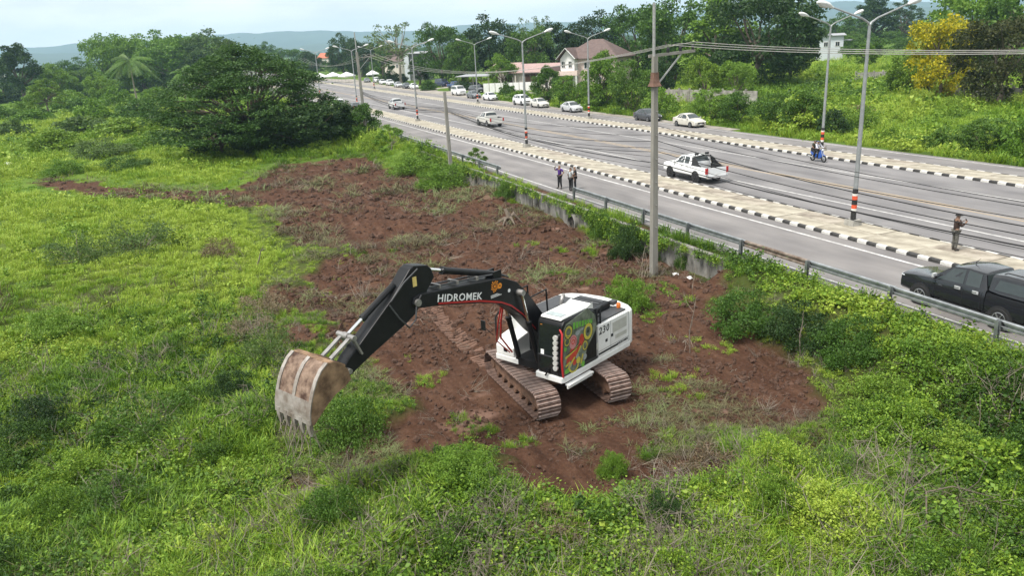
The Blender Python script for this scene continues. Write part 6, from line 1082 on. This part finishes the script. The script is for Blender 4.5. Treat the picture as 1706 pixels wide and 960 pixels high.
for a in (
 (20, 172, 148, 44, 'bush3', LD, 'dark round bush at the left edge of the field'), (60, 176, 150, 50, 'bush2', LB, 'bright bush under the lone dark tree'), (200, 178, 140, 60, 'bush', LB, 'leafy bush in front of the palm trunk'), (262, 176, 138, 66, 'bush2', LB, 'leafy bush right of the palm trunk'), (120, 178, 146, 60, 'bush3', LB, 'bright bush left of the palm among the scrub'), (330, 186, 146, 80, 'bush2', LB, 'bright bush below the smaller palm'), (160, 200, 160, 70, 'bush', LB, 'bright bush in the second row before the palm'), (230, 200, 158, 80, 'bush3', LG, 'green bush in front of the palm and scrub'), (60, 205, 176, 80, 'bush2', LB, 'wide bright bush at the far left scrub'), (20, 226, 196, 70, 'bush', LDU, 'dusty bush at the left edge before the litter'), (250, 246, 214, 70, 'bush3', LB, 'small bright bush beside the skirt of the spreading tree'), (110, 290, 258, 80, 'finebush', LB, 'low green mound left of the soil strip'), (210, 282, 254, 90, 'finebush', LG, 'low green mound right of the grey scrub bush'),
 (140, 222, 186, 110, 'bush2', LDU, 'greyish scrub bush in the far left field'), (205, 226, 188, 120, 'bush2', LY, 'yellowish scrub bush in the far left field'), (170, 262, 224, 110, 'finebush', LDU, 'round dull green scrub bush before the bright grass'), (88, 250, 206, 110, 'bush2', LY, 'thin yellow green scrub left of the grey scrub bush'), (265, 222, 192, 60, 'bush2', LY, 'yellow green bush left of the spreading dark tree'),
 (130, 436, 372, 112, 'airy', LDU, 'airy grey green thorn bush in the left field'), (235, 420, 342, 128, 'airy', LDU, 'larger airy thorn bush in the left field'), (366, 428, 384, 66, 'airy', LDRY, 'small brown dead bush in the left field'), (250, 735, 628, 170, 'airy', LG, 'large airy shrub in the near left field'), (90, 560, 505, 110, 'finebush', LB, 'leafy mound of weeds in the left field'),
 (70, 720, 650, 120, 'finebush', LD, 'dark leafy shrub near the left edge of the near field'), (190, 850, 780, 130, 'finebush', LG, 'mid green shrub in the bottom left corner field'), (390, 668, 610, 90, 'finebush', LD, 'small dark shrub left of the bucket'), (440, 520, 470, 90, 'airy', LDRY, 'grey brown dry brush at the left rim of the soil'), (420, 560, 512, 80, 'airy', LDRY, 'tangle of dead brush left of the excavator arm'), (930, 900, 830, 110, 'airy', LDRY, 'dry brush pile at the bottom right of centre'), (1180, 800, 738, 120, 'airy', LDRY, 'uprooted dry brush at the right front soil rim'), (1110, 880, 810, 100, 'finebush', LD, 'dark shrub in the tangle at the bottom right'), (1380, 800, 735, 110, 'airy', LDU, 'thin greyish shrub right of the cut stick'),
 (34, 192, 166, 90, 'bush', LB, 'bright scrub bush below the shed at the far left'), (4, 204, 172, 70, 'bush3', LG, 'green scrub bush cut by the left edge'), (132, 188, 158, 90, 'bush2', LG, 'green scrub bush between the palm and the lone dark tree'), (300, 214, 180, 90, 'bush', LB, 'bright scrub bush left of the spreading tree crown'),
 (592, 738, 640, 140, 'finebush', LG, 'dense leafy shrub right of the raised bucket'), (450, 600, 520, 90, 'airy', LDU, 'thin dry shrub left of the arm'), (770, 800, 738, 110, 'finebush', LB, 'bright weed mound at the soil edge below the excavator'), (1022, 796, 742, 56, 'finebush', LB, 'small upright green bush below the right track'), (560, 890, 790, 130, 'finebush', LG, 'leafy dark green shrub at the bottom left of centre'), (1290, 870, 770, 130, 'finebush', LY, 'yellowish shrub in the near right tangle'),
 (1046, 520, 446, 90, 'finebush', LB, 'leafy bush between excavator and utility pole'), (1010, 400, 338, 60, 'finebush', LG, 'bush growing at the mouth of the drain pipe'), (1046, 430, 362, 66, 'finebush', LD, 'dark creeper clump on the wall left of the tall pole'), (1150, 450, 388, 50, 'finebush', LG, 'creeper clump on the wall right of the tall pole'), (740, 312, 262, 96, 'finebush', LB, 'bright mound of creeper below the far guard rail'), (690, 292, 246, 90, 'finebush', LB, 'bright mound of creeper left of the short cable pole'), (845, 330, 296, 50, 'finebush', LG, 'creeper spilling over the far end of the wall'),
 (1240, 548, 474, 140, 'finebush', LG, 'creeper covered bush on the bank behind the soil edge'), (1330, 572, 492, 130, 'finebush', LD, 'dark creeper covered bush on the bank below the rail post'), (1420, 600, 516, 140, 'finebush', LG, 'tall creeper covered bush on the bank before the black pickup'), (1470, 690, 620, 150, 'finebush', LY, 'dome of yellow green creeper on the bank'), (1540, 650, 548, 170, 'finebush', LB, 'feathery bright bush in front of the black pickup'), (1640, 690, 585, 180, 'finebush', LB, 'bright feathery bush at the right edge of the bank'), (1600, 790, 700, 170, 'finebush', LY, 'low yellow green bush in the near right corner'), (1430, 570, 524, 60, 'bush2', LB, 'small leafy bush on the bank crest')):
    zz = a[7] if len(a) > 7 else None; P = G(a[0], a[1], -1.35); z = hz(P.x, P.y); P = G(a[0], a[1], z)
    plant_px('bush', *a[:7], z=min(z, hz(P.x, P.y)) - .05, cat='bush', group=GR, parts=BP)
# palms
def palm(px, yb, yt, frond_px, label, nfr=22):
    P = G(px, yb, -1.4); d = depth(P); H = (yb - yt) * d / FPX; R = frond_px * d / FPX; t = empty('palm_tree', P, random.random() * 6, label, 'palm', 'coconut palms')
    MB().tube([(0, 0, -.3), (.15, 0, H * .4), (.2, .1, H * .8), (.15, .1, H)], [.3, .2, .17, .15], 8).build('trunk', BARKP, t, smooth=60)
    rg = np.random.default_rng(px)
    for k in range(nfr):
        a = 2 * PI * k / nfr * 2.618 + rg.normal() * .15; el = rg.uniform(-.7, 1.3); L_ = R * rg.uniform(.9, 1.15); pts = []
        for s in np.linspace(0, 1, 7): pts.append(Vector((.15 + math.cos(a) * L_ * s * math.cos(el) , .1 + math.sin(a) * L_ * s * math.cos(el), H + math.sin(el) * L_ * s - .55 * L_ * s * s)))
        m = MB(); m.tube(pts, [.05, .045, .04, .03, .025, .02, .01], 4)
        side = Vector((-math.sin(a), math.cos(a), 0))
        for i in range(26):
            s = .12 + .86 * i / 26; q = s * 6; j = min(5, int(q)); b = pts[j].lerp(pts[j + 1], q - j); dr = (pts[min(6, j + 1)] - pts[j]).normalized(); ll = L_ * .24 * math.sin(PI * (.15 + .8 * s))
            for sg in (1, -1): e_ = b + side * sg * ll * .75 + dr * ll * .5 - Vector((0, 0, ll * .55)); m.add([b - dr * .07, b + dr * .1, e_ + dr * .02, e_], [(0, 1, 2, 3)])
        m.build('frond', LG if k % 3 else LDU, t, fix=False)
    return t
palm(232, 184, 104, 44, 'tall coconut palm in front of the wood beyond the field'); palm(312, 184, 122, 26, 'smaller palm half hidden in the wood right of the tall palm', 16)
# banana plant by the block wall
p = G(1164, 176, 0); t = empty('banana_plant', p, 0, 'pale green banana plant above the block wall', 'banana plant'); MB().tube([(0, 0, 0), (0, 0, 1.6)], [.16, .1], 8).build('stem', LB, t)
for k in range(8):
    a = k * .8; m = MB(); pts = [Vector((math.cos(a) * s * 1.5, math.sin(a) * s * 1.5, 1.5 + 1.5 * s - 1.4 * s * s)) for s in np.linspace(0, 1, 6)]; sd_ = Vector((-math.sin(a), math.cos(a), 0)); m.loft([[q - sd_ * w_, q, q + sd_ * w_] for q, w_ in zip(pts, (.06, .2, .28, .28, .2, .03))], cap=False, close=False); m.build('leaf', LB, t, smooth=60, fix=False)
# bare saplings and sticks
def bare(px, yb, yt, label, lean=(0, 0), seed=1, nb=9, z=None, r=.035, spread=.45):
    P = G(px, yb, -1.3); z = hz(P.x, P.y) if z is None else z; P = G(px, yb, z); H = (yb - yt) * depth(P) / FPX; rg = np.random.default_rng(seed); t = empty('dead_sapling', P, 0, label, 'dead sapling', 'leafless stems')
    top = Vector((lean[0] * H, lean[1] * H, H)); pts = [Vector((0, 0, -.2)), top * .35 + Vector((rg.normal(), rg.normal(), 0)) * .03 * H, top * .7 + Vector((rg.normal(), rg.normal(), 0)) * .03 * H, top]
    MB().tube(pts, [r, r * .8, r * .55, r * .2], 6).build('trunk', TWIG, t, smooth=60)
    for k in range(nb):
        s = rg.uniform(.25, .95); q = s * 3; j = min(2, int(q)); b = pts[j].lerp(pts[j + 1], q - j); a = rg.uniform(0, 6.28); L_ = H * spread * rg.uniform(.5, 1.1) * (1.1 - s * .6); e_ = b + Vector((math.cos(a) * L_, math.sin(a) * L_, L_ * rg.uniform(.1, .9))); m = MB(); mid = b.lerp(e_, .5) + Vector(rg.normal(size=3)) * .06 * L_
        m.tube([b, mid, e_], [r * .45, r * .3, r * .1], 5); m.tube([mid, mid + Vector(rg.normal(size=3)) * L_ * .35], [r * .25, r * .08], 4); m.build('branch', TWIG, t)
bare(1497, 912, 690, 'grey leafless sapling standing in the near right weeds', seed=3, nb=16, r=.014, spread=.30); bare(1150, 592, 470, 'thin bare stem on the bank right of the utility pole', seed=4, nb=4, r=.02); bare(1334, 584, 512, 'pale bare stem hanging over the bank bushes', seed=5, nb=4, r=.022); bare(424, 446, 408, 'short broken dark stick leaning in the left field', (.3, .5), 6, 1, r=.05); bare(1310, 822, 776, 'leaning cut stick at the right soil edge', (.2, .6), 7, 1, r=.04); bare(228, 690, 612, 'bunch of bare twigs rising from the near left shrub', seed=8, nb=12, r=.012, spread=.7); bare(642, 960, 850, 'pale dry stems at the bottom centre', seed=9, nb=14, r=.012, spread=.7); bare(735, 950, 870, 'leaning dry stems near the bottom centre', (-.5, .3), 10, 10, r=.012, spread=.6)
m = MB(); P = G(1540, 915, -1.2); z = hz(P.x, P.y); m.tube([Vector((P.x, P.y, z + .1)), Vector((P.x - .5, P.y + .5, z + .75)), Vector((P.x - .4, P.y + 1.2, z + .75)), Vector((P.x + .1, P.y + 2.0, z + .5))], [.022, .02, .015, .007], 7); m.tube([Vector((P.x - .5, P.y + .5, z + .75)), Vector((P.x - .9, P.y + .3, z + 1.3))], [.014, .006], 6)
tag(m.build('fallen_branch', BARK, smooth=60), 'crooked fallen grey branch in the near right weeds', 'branch')
P = G(848, 372, -1.2); m = MB(); z = hz(P.x, P.y)
for k in range(7): a = k * .9; m.tube([(P.x, P.y, z + .35), (P.x + math.cos(a) * .4, P.y + math.sin(a) * .4, z + .5 + .2 * math.sin(k)), (P.x + math.cos(a) * 1.0, P.y + math.sin(a) * .9, z + .1)], [.14, .09, .03], 6)
m.tube([(P.x, P.y, z - .1), (P.x, P.y, z + .6), (P.x - .3, P.y - .1, z + .95)], [.22, .17, .1], 8); tag(m.build('tree_stump', BARK, smooth=60), 'dark uprooted tree stump lying on the soil by the wall', 'stump')
LIT = pmat('litter_white', (.7, .7, .7), .7)
for px, py, lb in ((852, 361, 'white rag on the soil below the retaining wall'), (985, 402, 'white bag on the bank left of the tall pole'), (1125, 458, 'white bag right of the tall pole foot'), (1149, 464, 'small white scrap beside the bag at the pole foot'), (22, 240, 'white litter at the far left field edge'), (14, 274, 'pale board lying at the far left field edge')):
    P = G(px, py, -1.2); z = hz(P.x, P.y); P = G(px, py, z); sc_ = .16 if py > 300 else .5; bm = bmesh.new(); bmesh.ops.create_icosphere(bm, subdivisions=2, radius=sc_)
    for v in bm.verts: v.co *= random.uniform(.7, 1.2); v.co.z *= .55
    me = bpy.data.meshes.new('litter'); bm.to_mesh(me); bm.free(); me.materials.append(LIT); tag(link('litter', me, None, P + Vector((0, 0, .02))), lb, 'litter', 'scattered litter')
# ================================================================== far wood, hills, haze
pr_ = [proto('fw%d' % i, PL[k][1]) for i, k in enumerate(('broad', 'broad2', 'broad3', 'tall'))]
n = 1080; a = FA + RNG.uniform(-.75, .75, n); dd = 300 * (2600 / 300) ** RNG.random(n); x = dd * np.cos(a); y = dd * np.sin(a)
ok = ((y < 5) & (dd > 330) | (y > 70) & (dd > 240) | (dd > 620)) & ~((np.abs(y - 38) < 22) & (dd < 560)); x, y, dd = x[ok], y[ok], dd[ok]; n = len(x)
s = RNG.uniform(.55, 1.15, n) * np.clip(dd / 900, .75, 1.3); z = height(x, y) - .8
scatter('far_wood', np.stack([x, y, z], 1), np.stack([np.zeros(n), np.zeros(n), RNG.uniform(0, 6.28, n)], 1), np.stack([s * 1.25, s * 1.25, s * .85], 1), RNG.integers(0, 4, n), RNG.random(n), pr_, 'distant belt of trees below the hills', 'trees')
HILL = pmat('hill_forest', (.035, .055, .03), .95, var=.3, scale=.004, detail=6)
def hills(D, h0, amp, seed, name):
    th = np.linspace(FA - .95, FA + .95, 420); hgt = h0 + amp * fbm(th * 9, th * 0 + seed, 5, seed) * 2 + amp * .5 * fbm(th * 48, th * 0, 4, seed + 5); m = MB()
    rings = [[(r * math.cos(t), r * math.sin(t), z) for t, z in zip(th, zz)] for r, zz in ((D - 900, 0 * hgt - 5), (D - 450, hgt * .55 + 12 * fbm(th * 40, th * 0 + 3, 3, seed + 9)), (D, hgt), (D + 700, hgt * .3), (D + 1100, hgt * 0 - 5))]
    m.loft(rings, cap=False, close=False); return tag(m.build(name, HILL, smooth=180, fix=False), 'long blue hill range on the horizon', kind='structure')
hills(5600, 146, 46, 3, 'hills'); hills(4300, 60, 34, 8, 'hills')
hzm = bpy.data.materials.new('haze'); hzm.use_nodes = True; t = hzm.node_tree; t.nodes.clear(); pv = t.nodes.new('ShaderNodeVolumePrincipled'); pv.inputs['Color'].default_value = (.52, .75, 1, 1); pv.inputs['Density'].default_value = 1.6e-4; pv.inputs['Anisotropy'].default_value = .2
t.links.new(pv.outputs[0], t.nodes.new('ShaderNodeOutputMaterial').inputs['Volume'])
tag(MB().box((-3300, 1000, 128), (7800, 12400, 270)).build('haze', hzm), 'pale blue haze over the plain', 'haze', kind='stuff')
